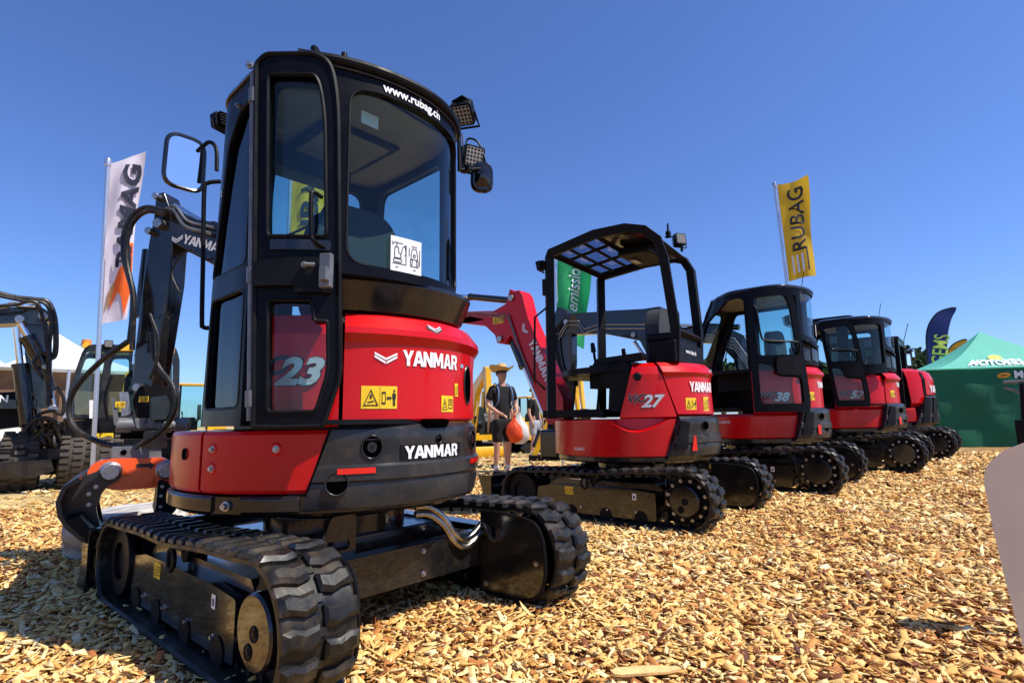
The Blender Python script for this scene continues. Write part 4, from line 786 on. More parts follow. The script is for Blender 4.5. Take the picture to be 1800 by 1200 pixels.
def boom38(root, ok, q):
    bo = boom_part('boom', [q(1215, 745), q(1235, 700), q(1195, 590), q(1165, 540), q(1130, 545), q(1008, 552), q(985, 556), q(975, 568), q(980, 590), q(1010, 588), q(1070, 588), q(1130, 600), q(1160, 660), q(1180, 730)], -.10, .10, 'black', root, ok)
    boom_part('arm', [q(985, 540), q(1000, 545), q(1010, 585), q(1010, 640), q(1000, 740), q(980, 780), q(965, 780), q(972, 640), q(972, 570)], -.08, .08, 'black', root, ok)
    cylinder(root, ok(0, *q(1150, 548)), ok(0, *q(995, 555)), .05, .55, name='arm_cylinder'); cylinder(root, ok(0, *q(1205, 730)), ok(0, *q(1115, 600)), .055, .5, name='boom_cylinder')
    for dz in (0, 7): g = G(); g.tube([ok(-.12, *q(1190, 600+dz)), ok(-.12, *q(1150, 572+dz)), ok(-.12, *q(1060, 572+dz)), ok(-.12, *q(1035, 580+dz)), ok(-.12, *q(1025, 566+dz)), ok(-.12, *q(1005, 566+dz)), ok(-.12, *q(990, 590+dz))], .009, flat=True); g.build('boom_pipe', 'steel', bo)
    for k in (0, 8): g = G(); g.tube([ok(-.12, *q(1000, 560)), ok(-.12, *q(988-k, 590)), ok(-.12, *q(994-k, 640)), ok(-.12, *q(1006-k, 670)), ok(-.12, *q(1002-k, 710))], .016); g.build('hydraulic_hose', 'rubber', bo)
    for pp in ((1002, 567), (1120, 590)): g = G(); g.cyl(ok(-.13, *q(*pp)), ok(.13, *q(*pp)), .035); g.build('pin', 'steel', bo)
def boom4(root, ok, q):
    bo = boom_part('boom', [q(1395, 745), q(1405, 700), q(1350, 640), q(1310, 590), q(1270, 572), q(1150, 580), q(1150, 600), q(1265, 604), q(1300, 640), q(1360, 720)], -.09, .09, 'black', root, ok)
    boom_part('arm', [q(1150, 560), q(1170, 570), q(1165, 640), q(1140, 780), q(1120, 780), q(1140, 640)], -.08, .08, 'black', root, ok)
    cylinder(root, ok(0, *q(1300, 575)), ok(0, *q(1160, 570)), .05, .55, name='arm_cylinder')
    for dz in (0, 6, 12, 18): g = G(); g.tube([ok(-.12, *q(1375, 700+dz)), ok(-.12, *q(1320, 630+dz)), ok(-.12, *q(1295, 596+dz)), ok(-.12, *q(1240, 588+dz*.5))], .010, flat=True); g.build('boom_pipe', 'steel', bo)
cab_machine(2, 'red compact excavator marked 38, black cab with folded-back door, third in the row', lambda z: -73.5, lambda z: -31-(z-.85)*5, 2.24, 1.62, '38', 1.34, boom38)
cab_machine(3, 'red compact excavator with a black box on its cab roof, fourth in the row', lambda z: -83-(z-.85)*7, lambda z: -54-(z-.85)*6.5, 2.06, 1.60, '57', 1.30, boom4, roofgear=True)
def make5():
    root = excavator_root(4, 'red excavator with broad rounded bonnet, farthest in the row beside the green tent'); undercarriage(root, simple=True, hubring=True, stk=False)
    g = G(); g.cyl((0, 0, .50), (0, 0, .58), .72, n=50); g.build('deck_plate', 'black', root, bevel=.01)
    p = shell('side_panel', 'red_low', root, C(-178), C(-46), [(.72, .58), (.76, .60), (.76, .80), (.72, .83), (.6, .83)], 50, .03, bevel=.004)
    cw = counterweight(root, lambda z: -50+(z-.53)*40, C(118), rb=.80, zt=1.02); cm = bm_(.80); recess(cw, cm, -8, .85, 3, .035); recess(cw, cm, -8, .70, 3, .035)
    for a in (-40, -24): g = G(); g.plate([(a-2, .58), (a+8, .58), (a+16, .98), (a+5, 1.0)], (), .012, lambda u, v, w: cm(u, v, w+.012), du=2); g.build('cover_plate', 'satin', cw, bevel=.003)
    shell('side_cover', 'red', root, lambda z: -50+(z-.9)*-6, lambda z: -30, [(.70, .84), (.76, .90), (.75, 1.30), (.70, 1.44), (.60, 1.49), (.3, 1.51)], 20, .02, bevel=.004)
    hd = shell('engine_hood', 'red', root, C(-27.5), C(112), [(.72, 1.02), (.77, 1.04), (.77, 1.30), (.72, 1.42), (.60, 1.48), (.3, 1.5)], 50, .02, bevel=.004)
    shell('hood_seam', 'satin', root, C(-31), C(-27), [(.72, 1.0), (.765, 1.04), (.762, 1.30), (.712, 1.42), (.6, 1.485), (.3, 1.505)], 4, .02)
    wordmark(bm_(.775), hd, .12, .6, 2, 1.14, 76, .006)
    x0, x1, y0, y1, zr = -.72, .05, -.38, .62, 1.98; col = [(x0, y0), (x1, y0), (x1, y1), (x0, y1)]
    g = G()
    for x, y in ((x0, y0), (x1, y0), (x1, y1), (x0, y1), (x0, .1)): g.box((x, y, (zr+.85)/2), (.07, .07, zr-.85))
    for x in (x0, x1): g.box((x, (y0+y1)/2, 1.32), (.05, y1-y0, .06)); g.box((x, (y0+y1)/2, .89), (.05, y1-y0, .08)); g.box((x, (y0+y1)/2, zr-.04), (.06, y1-y0, .10))
    for y in (y0, y1): g.box(((x0+x1)/2, y, zr-.04), (x1-x0, .06, .10)); g.box(((x0+x1)/2, y, 1.2), (x1-x0, .05, .06)); g.box(((x0+x1)/2, y, .9), (x1-x0, .05, .08))
    g.build('cab_frame', 'cabblack', root, bevel=.012); g = G(); g.box(((x0+x1)/2, (y0+y1)/2, zr+.02), (x1-x0+.08, y1-y0+.1, .05)); g.build('cab_roof', 'black', root, bevel=.02)
    g = G(); g.box(((x0+x1)/2, .1, zr+.07), (.4, .5, .06)); g.build('roof_unit', 'satin', root, bevel=.02)
    for (a, b) in (((x0, y0), (x0, y1)), ((x1, y0), (x1, y1)), ((x0, y0), (x1, y0)), ((x0, y1), (x1, y1))):
        g = G(); g.add([(*a, .92), (*b, .92), (*b, zr-.05), (*a, zr-.05)], [(0, 1, 2, 3)]); g.build('window', 'glass', root, recalc=False)
    g = G(); g.box(((x0+x1)/2, .1, .85), (x1-x0, y1-y0, .04)); g.build('cab_floor', 'satin', root)
    seat(root, -.34, -.2, 1.2); g = G(); g.tube([(.08, -.4, zr), (.16, -.5, zr+.36)], .006, flat=True, n=5); g.build('antenna', 'satin', root)
    g = G(); g.tube([(.05, -.42, zr-.1), (.3, -.5, zr-.12), (.42, -.5, zr-.12)], .012, flat=True); g.build('mirror_arm', 'satin', root); mirror(root, (.42, -.5, zr-.16), (-.5, -.8, 0), .09, .16, [(.42, -.48, zr-.16), (.42, -.5, zr-.1)], rr=.03); mirror(root, (.1, -.45, zr-.3), (-.5, -.8, 0), .12, .22, [(.1, -.44, zr-.3), (.06, -.42, zr-.2)], rr=.03)
    g = G(); g.prism(rnd([(.2, .6), (.6, 2.3), (1.3, 2.8), (1.45, 2.65), (.85, 2.1), (.5, .6)], .1), .12, .32); g.build('boom', 'black', root)
    return root
make5()
# ------------------------------------------------------------------ sorting grapple hanging from the first machine
def plane_item(px, D):
    """thing frame in a vertical plane facing the camera: returns Empty loc, heading, q(px,py)->(x,z)"""
    pl = VP(px, D); return pl
def make_grapple():
    pl = VP(238, 4.25); root = empty('sorting_grapple', 'orange and grey sorting grapple on a tiltrotator, hanging from the nearest excavator arm', 'grapple', pl.o, math.atan2(pl.d.y, pl.d.x)); q = pl.q
    P3 = lambda px, py, y=0: (lambda a: (a[0], y, a[1]))(q(px, py))
    def pr(name, pts, y0, y1, m, r=.01, bev=.006, par=None): g = G(); g.prism(rnd([q(*p) for p in pts], r), y0, y1, 'y'); return g.build(name, m, par or root, bevel=bev)
    pr('quick_coupler', [(245, 680), (300, 680), (306, 705), (300, 735), (240, 735), (232, 705)], -.13, .13, 'satin', .02)
    pr('coupler_plate', [(262, 700), (292, 696), (300, 720), (288, 738), (262, 738)], -.17, -.14, 'black', .02)
    g = G(); g.cyl(P3(210, 747, -.1), P3(318, 747, -.1), .034, n=20); [g.cyl(P3(a, 747, -.1), P3(b, 747, -.1), .045, n=20) for a, b in ((205, 232), (290, 300), (310, 326))]; g.build('tilt_cylinder', 'greysteel', root, bevel=.004)
    g = G(); g.cyl(P3(232, 747, -.1), P3(290, 747, -.1), .028, n=16); g.build('piston_rod', 'chrome', root)
    g = G(); g.cyl(P3(212, 758, .1), P3(322, 758, .1), .05, n=20); g.build('tilt_cylinder', 'satin', root)
    for pts in ([(196, 700), (204, 700), (210, 745), (202, 748)], [(236, 735), (256, 735), (250, 752), (240, 752)], [(258, 735), (272, 735), (268, 752), (260, 752)]): pr('valve_block', pts, -.14, -.06, 'greysteel')
    pr('valve_block', [(210, 690), (226, 690), (230, 728), (214, 732)], -.1, .0, 'steel'); pr('rotor_housing', [(252, 756), (290, 756), (292, 786), (250, 786)], -.16, .16, 'black', .02)
    for p0 in ((252, 703), (212, 712)): sticker(root, planemap(P3(*p0, -.145), (1, 0, 0), (0, 0, 1), (0, -1, 0)), 0, 0, .05, .035, 'book')
    g = G(); g.cyl(P3(272, 712, -.16), P3(272, 712, .16), .026); g.build('pin', 'steel', root)
    fb = pr('adapter_frame', [(197, 784), (282, 782), (282, 806), (197, 808)], -.15, .15, 'greysteel', .012); g = G(); g.cyl(P3(218, 793, -.155), P3(218, 793, -.14), .016); g.build('hole', 'hole_shade', fb)  # the hole is a raised dark disc, its shade put into the colour
    body = pr('grapple_body', [(182, 806), (205, 803), (285, 802), (302, 812), (304, 838), (292, 848), (268, 853), (205, 857), (190, 854), (160, 840), (155, 828), (165, 812)], -.17, .17, 'orange', .03, .012)
    for pts in ([(240, 812), (262, 812), (262, 818), (240, 818)], [(262, 808), (270, 815), (262, 822)], ): g = G(); g.plate([q(*p) for p in pts][::-1], (), .003, lambda u, v, w: (u, -.172-w-.003, v)); g.build('marking', 'ink', body)
    for pts in ([(214, 832), (220, 818), (224, 832)], [(262, 846), (270, 832), (270, 846)]): g = G(); g.plate([q(*p) for p in pts][::-1], (), .003, lambda u, v, w: (u, -.172-w-.003, v)); g.build('marking', 'orangeink', body)
    for c in ((196, 825), (290, 822)):
        p = Vector(P3(*c, -.17)); g = G(); g.lathe([(0, .05), (.043, .05), (.048, .045), (.052, .02), (.057, .018), (.060, 0)], p, (0, -1, 0), 28)
        mo = g.build('pivot_motor', 'steel', root, smooth=30)
        for k in range(8): a = 2*math.pi*k/8; bolts(mo, [(p+Vector((.034*math.cos(a), -.048, .034*math.sin(a))), (0, -1, 0), .009, .01)])
    # left jaw: curved shell with two cheek plates
    out = [(214, 826), (196, 812), (170, 826), (140, 836), (120, 850), (115, 868), (118, 888), (128, 905), (160, 930), (181, 926), (176, 905), (172, 886), (178, 866), (192, 848), (212, 838)]
    cheek = rnd([q(*p) for p in out], .02)
    jaw = None
    for y in (-.20, .165):
        g = G(); g.prism(cheek, y, y+.03, 'y'); o = g.build('jaw_cheek' if jaw else 'grapple_jaw', 'cwgrey', jaw or root, bevel=.004); jaw = jaw or o
    back = [(150, 832), (126, 846), (116, 868), (119, 890), (130, 907), (158, 930)]
    g = G(); pr_ = strip_prof([q(*p) for p in rnd(back, .0)], [.012]*6); g.prism(pr_, -.42, .42, 'y'); g.build('jaw_shell', 'cwgrey', jaw, bevel=.004)
    g = G(); g.prism([q(125, 898), q(160, 934), q(182, 928), q(150, 890)], -.42, .42, 'y'); g.build('cutting_edge', 'satin', jaw, bevel=.004)
    bolts(jaw, [(P3(*p, -.20), (0, -1, 0), .012, .01) for p in ((160, 862), (160, 880), (172, 850))])
    out = [(276, 838), (292, 842), (304, 846), (312, 870), (306, 890), (288, 906), (268, 898), (272, 884), (274, 866)]
    g = G(); g.prism(rnd([q(*p) for p in out], .02), -.2, .2, 'y'); j2 = g.build('grapple_jaw', 'satin', root, bevel=.004); bolts(j2, [(P3(*p, -.20), (0, -1, 0), .010, .01) for p in ((283, 850), (281, 866), (280, 884))])
make_grapple()
def stone():
    pl = VP(232, 4.9); c = Vector(W(232, 905, 4.9)); c.z = .16; bm = bmesh.new(); bmesh.ops.create_icosphere(bm, subdivisions=4, radius=1)
    import mathutils
    for v in bm.verts:
        p = v.co.copy(); n = mathutils.noise.noise(p*1.3)*.35+mathutils.noise.noise(p*4)*.08+mathutils.noise.noise(p*11)*.03
        p = p*(1+n); p.x = max(-.8, min(.85, p.x)); p.z = max(-.7, min(.62+.18*p.x, p.z)); v.co = Vector((p.x*.46, p.y*.34, p.z*.24))
    me = bpy.data.meshes.new('stone'); bm.to_mesh(me); bm.free(); me.materials.append(M['stone']); o = bpy.data.objects.new('stone_block', me); sc.collection.objects.link(o); o.location = c; o.rotation_euler = (0, 0, math.atan2(pl.d.y, pl.d.x))
    me.polygons.foreach_set('use_smooth', [True]*len(me.polygons)); me.set_sharp_from_angle(angle=R(28)); tag(o, 'pale rough stone block lying below the orange grapple', 'stone')
stone()
# ------------------------------------------------------------------ flags
def flag(name, label, D, pole_top, pole_bot, corners, m, waves, letters, cat='flag', pole_r=.028):
    """corners: photo pixels TL TR BR BL of the cloth; the cloth hangs in a vertical plane D metres away"""
    pl = VP(corners[0][0], D); q = pl.q; base = W(*pole_bot, D); a0, z0 = q(*pole_top); a1, z1 = q(*pole_bot); ab = a1+(a1-a0)/(z0-z1)*z1 if z0 != z1 else a1
    root = empty(name, label, cat, pl.o+pl.d*ab, math.atan2(pl.d.y, pl.d.x)); X = lambda a: a-ab
    g = G(); g.tube([(0, 0, 0), (X(a1)*.5, 0, z1*.5), (X(a1), 0, z1), (X((a0+a1)/2), 0, (z0+z1)/2), (X(a0), 0, z0)], pole_r, flat=True, n=12); g.lathe([(0, .05), (pole_r*1.2, .04), (pole_r*1.5, 0), (pole_r*1.5, -.06), (pole_r, -.07)], (X(a0), 0, z0), (0, 0, 1), 12); po = g.build('pole', 'alu', root)
    C4 = [q(*c) for c in corners]
    def mp(u, v, w):   # u 0..1 across, v 0..1 upwards
        b = Vector(C4[3]).lerp(Vector(C4[2]), u); t = Vector(C4[0]).lerp(Vector(C4[1]), u); p = b.lerp(t, v); yy, dx = waves(u, v); return (X(p.x)+dx, yy-w, p.y)
    g = G(); g.grid(lambda s, t: mp(s, t, 0), 24, 50); cl = g.build('flag_cloth', m, root, smooth=180)
    for ltr in letters: ltr(mp, cl, C4)
    for v in (.02, .35, .68, .98): 
        p = mp(0, v, 0); t = (p[2])/max(.01, z0); xx = X(a0)*(p[2]/z0) if z0 else 0; g = G(); g.tube([p, (X(a1)+(X(a0)-X(a1))*(p[2]-z1)/(z0-z1), 0, p[2]+.01)], .008, n=6, flat=True); g.build('clip', 'white', root)
    return root
def ftext(body, u0, v0, hu, lv, m, shear=0, bold=.02, space=1, w=.012, outline=None, flip=1):
    """text running up the flag: letter height hu (fraction of width), total length lv (fraction of height)"""
    def f(mp, par, C4):
        v, fs = text_geo(body, 1, shear, bold, space); xs = [a for a, b in v]; ys = [b for a, b in v]; Lx = max(xs)-min(xs); Hy = max(ys)-min(ys); mx = (max(xs)+min(xs))/2; my = (max(ys)+min(ys))/2
        g = G(); g.add([mp(u0-(b-my)/Hy*hu, v0+(a-mx)/Lx*lv, w) for a, b in v], fs); g.build('lettering', m, par, smooth=0, recalc=False)
    return f
def fpoly(pts, m, w=.02, name='emblem'):
    def f(mp, par, C4): g = G(); g.plate(pts, (), 1, lambda u, v, w_: mp(u, v, w), du=.1, dv=.05, back=False); g.build(name, m, par, smooth=0, recalc=False)
    return f
wv = lambda k, a: (lambda u, v: (a*math.sin(u*5+v*4+k)*u+a*.5*math.sin(v*9-u*6+k), .015*math.sin(v*8+k)*u))
flag('banner_flag', 'tall white banner with bold dark lettering and an orange shape, on a pole at left', 9.2, (190, 284), (163, 812), [(194, 287), (255, 265), (222, 562), (175, 570)], 'flag_white', wv(.3, .10),
     [fpoly([(.30, .07), (.52, .17), (.66, .14), (.86, .02), (.98, .16), (.98, .44), (.72, .45), (.74, .34), (.52, .30), (.36, .22)], 'orangeink'), fpoly([(.15, .07), (.34, .13), (.42, .22), (.36, .235), (.20, .18)], 'brownink', .022),
      ftext('BAMAG', .66, .62, .56, .66, 'navyink', shear=.25, bold=.045, w=.045)])
flag('banner_flag', 'yellow banner with dark lettering on a tall pole behind the row of excavators', 12, (1361, 324), (1383, 500), [(1366, 326), (1420, 310), (1433, 484), (1387, 494)], 'flag_yellow', wv(1.3, .07),
     [ftext('RUBAG', .53, .60, .52, .64, 'ink', bold=.012, w=.025), fpoly([(.74, .06), (.80, .06), (.80, .30), (.74, .30)], 'ink', .025), fpoly([(.20, .06), (.27, .06), (.27, .24), (.20, .24)], 'white', .025), fpoly([(.37, .06), (.44, .06), (.44, .24), (.37, .24)], 'white', .025), fpoly([(.55, .06), (.62, .06), (.62, .24), (.55, .24)], 'white', .025)])
flag('banner_flag', 'green banner with white lettering, seen through the open canopy', 11, (975, 440), (985, 700), [(980, 448), (1040, 470), (1026, 612), (978, 600)], 'flag_green', wv(2.1, .14),
     [ftext('zero emission', .52, .52, .34, .98, 'white', bold=.004, w=.035)])
flag('banner_flag', 'yellow banner with dark lettering seen through the door glass of the nearest excavator', 8.6, (512, 268), (500, 640), [(516, 272), (574, 258), (580, 520), (506, 530)], 'flag_yellow', wv(.9, .09),
     [ftext('RUBAG', .50, .60, .52, .70, 'navyink', bold=.03, w=.03)])
def feather(label, D, base, outline, m, letters, rot_px):
    pl = VP(base[0], D); q = pl.q; b = W(*base, D); a0 = q(*base)[0]; root = empty('feather_flag', label, 'flag', pl.o+pl.d*a0, math.atan2(pl.d.y, pl.d.x)); X = lambda p: (q(*p)[0]-a0, q(*p)[1])
    pts = [X(p) for p in outline]; pts = [pts[0]]+[tuple(q_) for a, b, c, d in zip(pts[:-3]+[], pts[1:-2], pts[2:-1], pts[3:]) for q_ in [.5*((2*Vector(b))+(Vector(c)-Vector(a))*t+(2*Vector(a)-5*Vector(b)+4*Vector(c)-Vector(d))*t*t+(3*Vector(b)-Vector(a)-3*Vector(c)+Vector(d))*t**3) for t in (0, .25, .5, .75)]]+pts[-2:]; rot_px = (rot_px-1)*4-2; wf = lambda u, v, w: (u, .06*math.sin(v*3+u*5)-w, v)
    g = G(); g.plate(pts, (), .01, wf, du=.15, dv=.2, back=False); cl = g.build('flag_cloth', m, root, smooth=180)
    g = G(); g.tube([(0, 0, 0)]+[wf(*p, 0) for p in pts[:rot_px]], .022, n=8, flat=True); g.build('pole', 'ink', root)
    for l in letters: l(cl, X, wf)
def feather_text(body, pa, pb, h, m, bold=.02, w=.06, outline=None, shear=0):
    def f(par, X, wf):
        A, B = Vector(X(pa)), Vector(X(pb)); d = (B-A); L = d.length; d.normalize(); n = Vector((-d.y, d.x))
        for mm, bb, ww in ((outline, bold+.06, w*.6), (m, bold, w)):
            if not mm: continue
            v, fs = text_geo(body, 1, shear, bb); xs = [a for a, b in v]; ys = [b for a, b in v]; Lx = max(xs)-min(xs); Hy = max(ys)-min(ys); mx, my = min(xs), (max(ys)+min(ys))/2
            g = G(); g.add([wf(*(A+d*((a-mx)/Lx*L)+n*((b-my)/Hy*h)), ww) for a, b in v], fs); g.build('lettering', mm, par, smooth=0, recalc=False)
    return f
feather('navy feather flag with yellow lettering, standing behind the green tent', 23, (1632, 727), [(1631, 655), (1628, 600), (1632, 572), (1645, 552), (1662, 544), (1681, 542), (1672, 562), (1666, 590), (1665, 625), (1663, 655)], 'flag_navy',
        [feather_text('GEMS', (1650, 640), (1656, 588), .42, 'yellowink', bold=.01)], 6)
feather('short orange feather flag with dark lettering beside the navy one', 25, (1667, 727), [(1666, 655), (1665, 628), (1668, 614), (1680, 602), (1700, 597), (1698, 625), (1697, 655)], 'flag_orange',
        [feather_text('TEST', (1681, 652), (1686, 613), .24, 'ink', bold=.02)], 5)
# ------------------------------------------------------------------ green tent
def tent():
    A = Vector((11.5, 15.4, 0)); B = Vector((16.6, 14.1, 0)); d = (B-A).normalized(); n = Vector((-d.y, d.x, 0)); dep = 3.6; L = (B-A).length
    root = empty('pavilion_tent', 'large green pavilion tent with mint roof at the right edge', 'tent', A, math.atan2(d.y, d.x)); H = 2.12
    def wall(a, b, nm='side_wall'):
        a, b = Vector(a), Vector(b); dd = (b-a); nn = Vector((-dd.y, dd.x, 0)).normalized()
        g = G(); g.grid(lambda s, t: tuple(a+dd*s+nn*(.03*math.sin(s*9+t*3)*math.sin(t*3.1)+.018*math.sin(s*31+t*7)+.02*math.sin(t*11-s*14))+Vector((0, 0, .02+(H-.04)*t))), 40, 16); return g.build(nm, 'tent_green', root, smooth=180)
    wf = wall((0, 0, 0), (L, 0, 0)); wall((0, dep, 0), (0, 0, 0)); wall((L, 0, 0), (L, dep, 0)); wall((L, dep, 0), (0, dep, 0))
    pk = Vector((1.72, dep/2, 3.22)); 
    pk = Vector((L*.43, dep/2, 3.34)); cs = [Vector((-.04, -.04, H)), Vector((L+.04, -.04, H)), Vector((L+.04, dep+.04, H)), Vector((-.04, dep+.04, H))]
    g = G()
    def rf(a, b):
        return lambda s, t: tuple((a.lerp(b, s).lerp(pk, t))-Vector((0, 0, 1.2*t*(1-t)+.03*math.sin(math.pi*s)*(1-t))))
    for i in range(4): g.grid(rf(cs[i], cs[(i+1) % 4]), 24, 14)
    r = g.build('tent_roof', 'tent_mint', root, smooth=60)
    g = G(); g.tube([tuple(c) for c in cs+cs[:1]], .018, flat=True, n=6); g.build('valance_seam', 'tent_mint', root)
    f = rf(cs[0], cs[1]); fm = lambda u, v, w: tuple(Vector(f(u, v))+Vector((0, -w, w)))
    v, fs = text_geo('MOTOREX', 1, 0, .05); xs = [a for a, b in v]; ys = [b for a, b in v]; mx = sum((max(xs), min(xs)))/2; my = (max(ys)+min(ys))/2; Lx = max(xs)-min(xs); Hy = max(ys)-min(ys)
    g = G(); g.add([fm(.36+(a-mx)/Lx*.40, .37+(b-my)/Hy*.20, .03) for a, b in v], fs); g.build('lettering', 'white', r, smooth=0, recalc=False)
    v, fs = text_geo('OIL OF SWITZERLAND', 1, 0, .0); xs = [a for a, b in v]; ys = [b for a, b in v]; mx = sum((max(xs), min(xs)))/2; my = (max(ys)+min(ys))/2; Lx = max(xs)-min(xs); Hy = max(ys)-min(ys)
    g = G(); g.add([fm(.355+(a-mx)/Lx*.38, .22+(b-my)/Hy*.05, .03) for a, b in v], fs); g.build('lettering', 'white', r, smooth=0, recalc=False)
    g = G(); g.plate([(.365+.065*math.cos(a)*(1.0), .52+.06*math.sin(a)) for a in [2*math.pi*k/24 for k in range(24)]], (), 1, lambda u, v, w: fm(u, v, .03), back=False); g.build('emblem', 'yellowink', r, smooth=0, recalc=False)
    wm = planemap((0, -.06, 0), (1, 0, 0), (0, 0, 1), (0, -1, 0)); x = 2.62; x = 1.76
    g = G(); g.plate([(x+.15*math.cos(a)+.04*math.sin(a), 1.90+.075*math.sin(a)) for a in [2*math.pi*k/20 for k in range(20)]], (), 1, lambda u, v, w: wm(u, v, .01), back=False); g.build('emblem', 'flag_orange', wf, smooth=0, recalc=False)
    g = G(); g.plate(rnd([(x-.12, 1.86), (x-.02, 1.91), (x+.12, 1.91), (x, 1.88)], .02), (), 1, lambda u, v, w: wm(u, v, .018), back=False); g.build('emblem', 'ink', wf, smooth=0, recalc=False)
    lettering('lettering', 'MOTOREX', .27, 'silver', wm, wf, bold=.04, u0=x+.88, v0=1.90, w=.02)
    for p in ((0, 0), (L, 0), (L, dep), (0, dep)): g = G(); g.box((p[0], p[1]+.04, H/2), (.05, .05, H)); g.build('tent_leg', 'alu', root, bevel=.004)
tent()
def small_tent():
    c = W(1606, 690, 45); root = empty('pavilion_tent', 'small distant mint tent between the red bonnet and the navy flag', 'tent', (c.x, c.y, 0)); g = G()
    g.lathe([(.02, 3.6), (.9, 3.0), (1.9, 2.3), (1.9, 0)], (0, 0, 0), (0, 0, 1), 4); g.build('tent_roof', 'tent_mint', root, smooth=0)
small_tent()
# ------------------------------------------------------------------ white tent and brown wall far left
def white_tent():
    D = 26; pl = VP(60, D); q = pl.q; root = empty('pavilion_tent', 'big white pointed tent in the left background behind the wheeled excavator', 'tent', pl.o, math.atan2(pl.d.y, pl.d.x))
    g = G()
    for c, l, r in (((98, 610), (-10, 668), (262, 668)), ((-75, 600), (-230, 668), (20, 668))):
        (x0, z0), (x1, z1), (x2, z2) = q(*c), q(*l), q(*r); zz = 3.0; dy = 5; z0 += .9
        P = [Vector((x1, 0, zz)), Vector((x2, 0, zz)), Vector((x2, dy, zz)), Vector((x1, dy, zz))]; pk = Vector((x0, dy/2, z0))
        for i in range(4): g.grid(lambda s, t, a=P[i], b=P[(i+1) % 4]: tuple(a.lerp(b, s).lerp(pk, t)-Vector((0, 0, .9*t*(1-t)))), 12, 10)
    g.build('tent_roof', 'tent_white', root, smooth=50)
    for x in (q(-10, 668)[0], q(120, 668)[0], q(262, 668)[0]): g = G(); g.cyl((x, 0, 0), (x, 0, 3.0), .06); g.build('tent_leg', 'alu', root)
    x0, x1 = q(-200, 700)[0], q(230, 700)[0]; g = G(); g.box(((x0+x1)/2, .5, 1.47), (x1-x0, .1, 2.9)); g.build('tent_wall', 'brownwall', root)
white_tent()
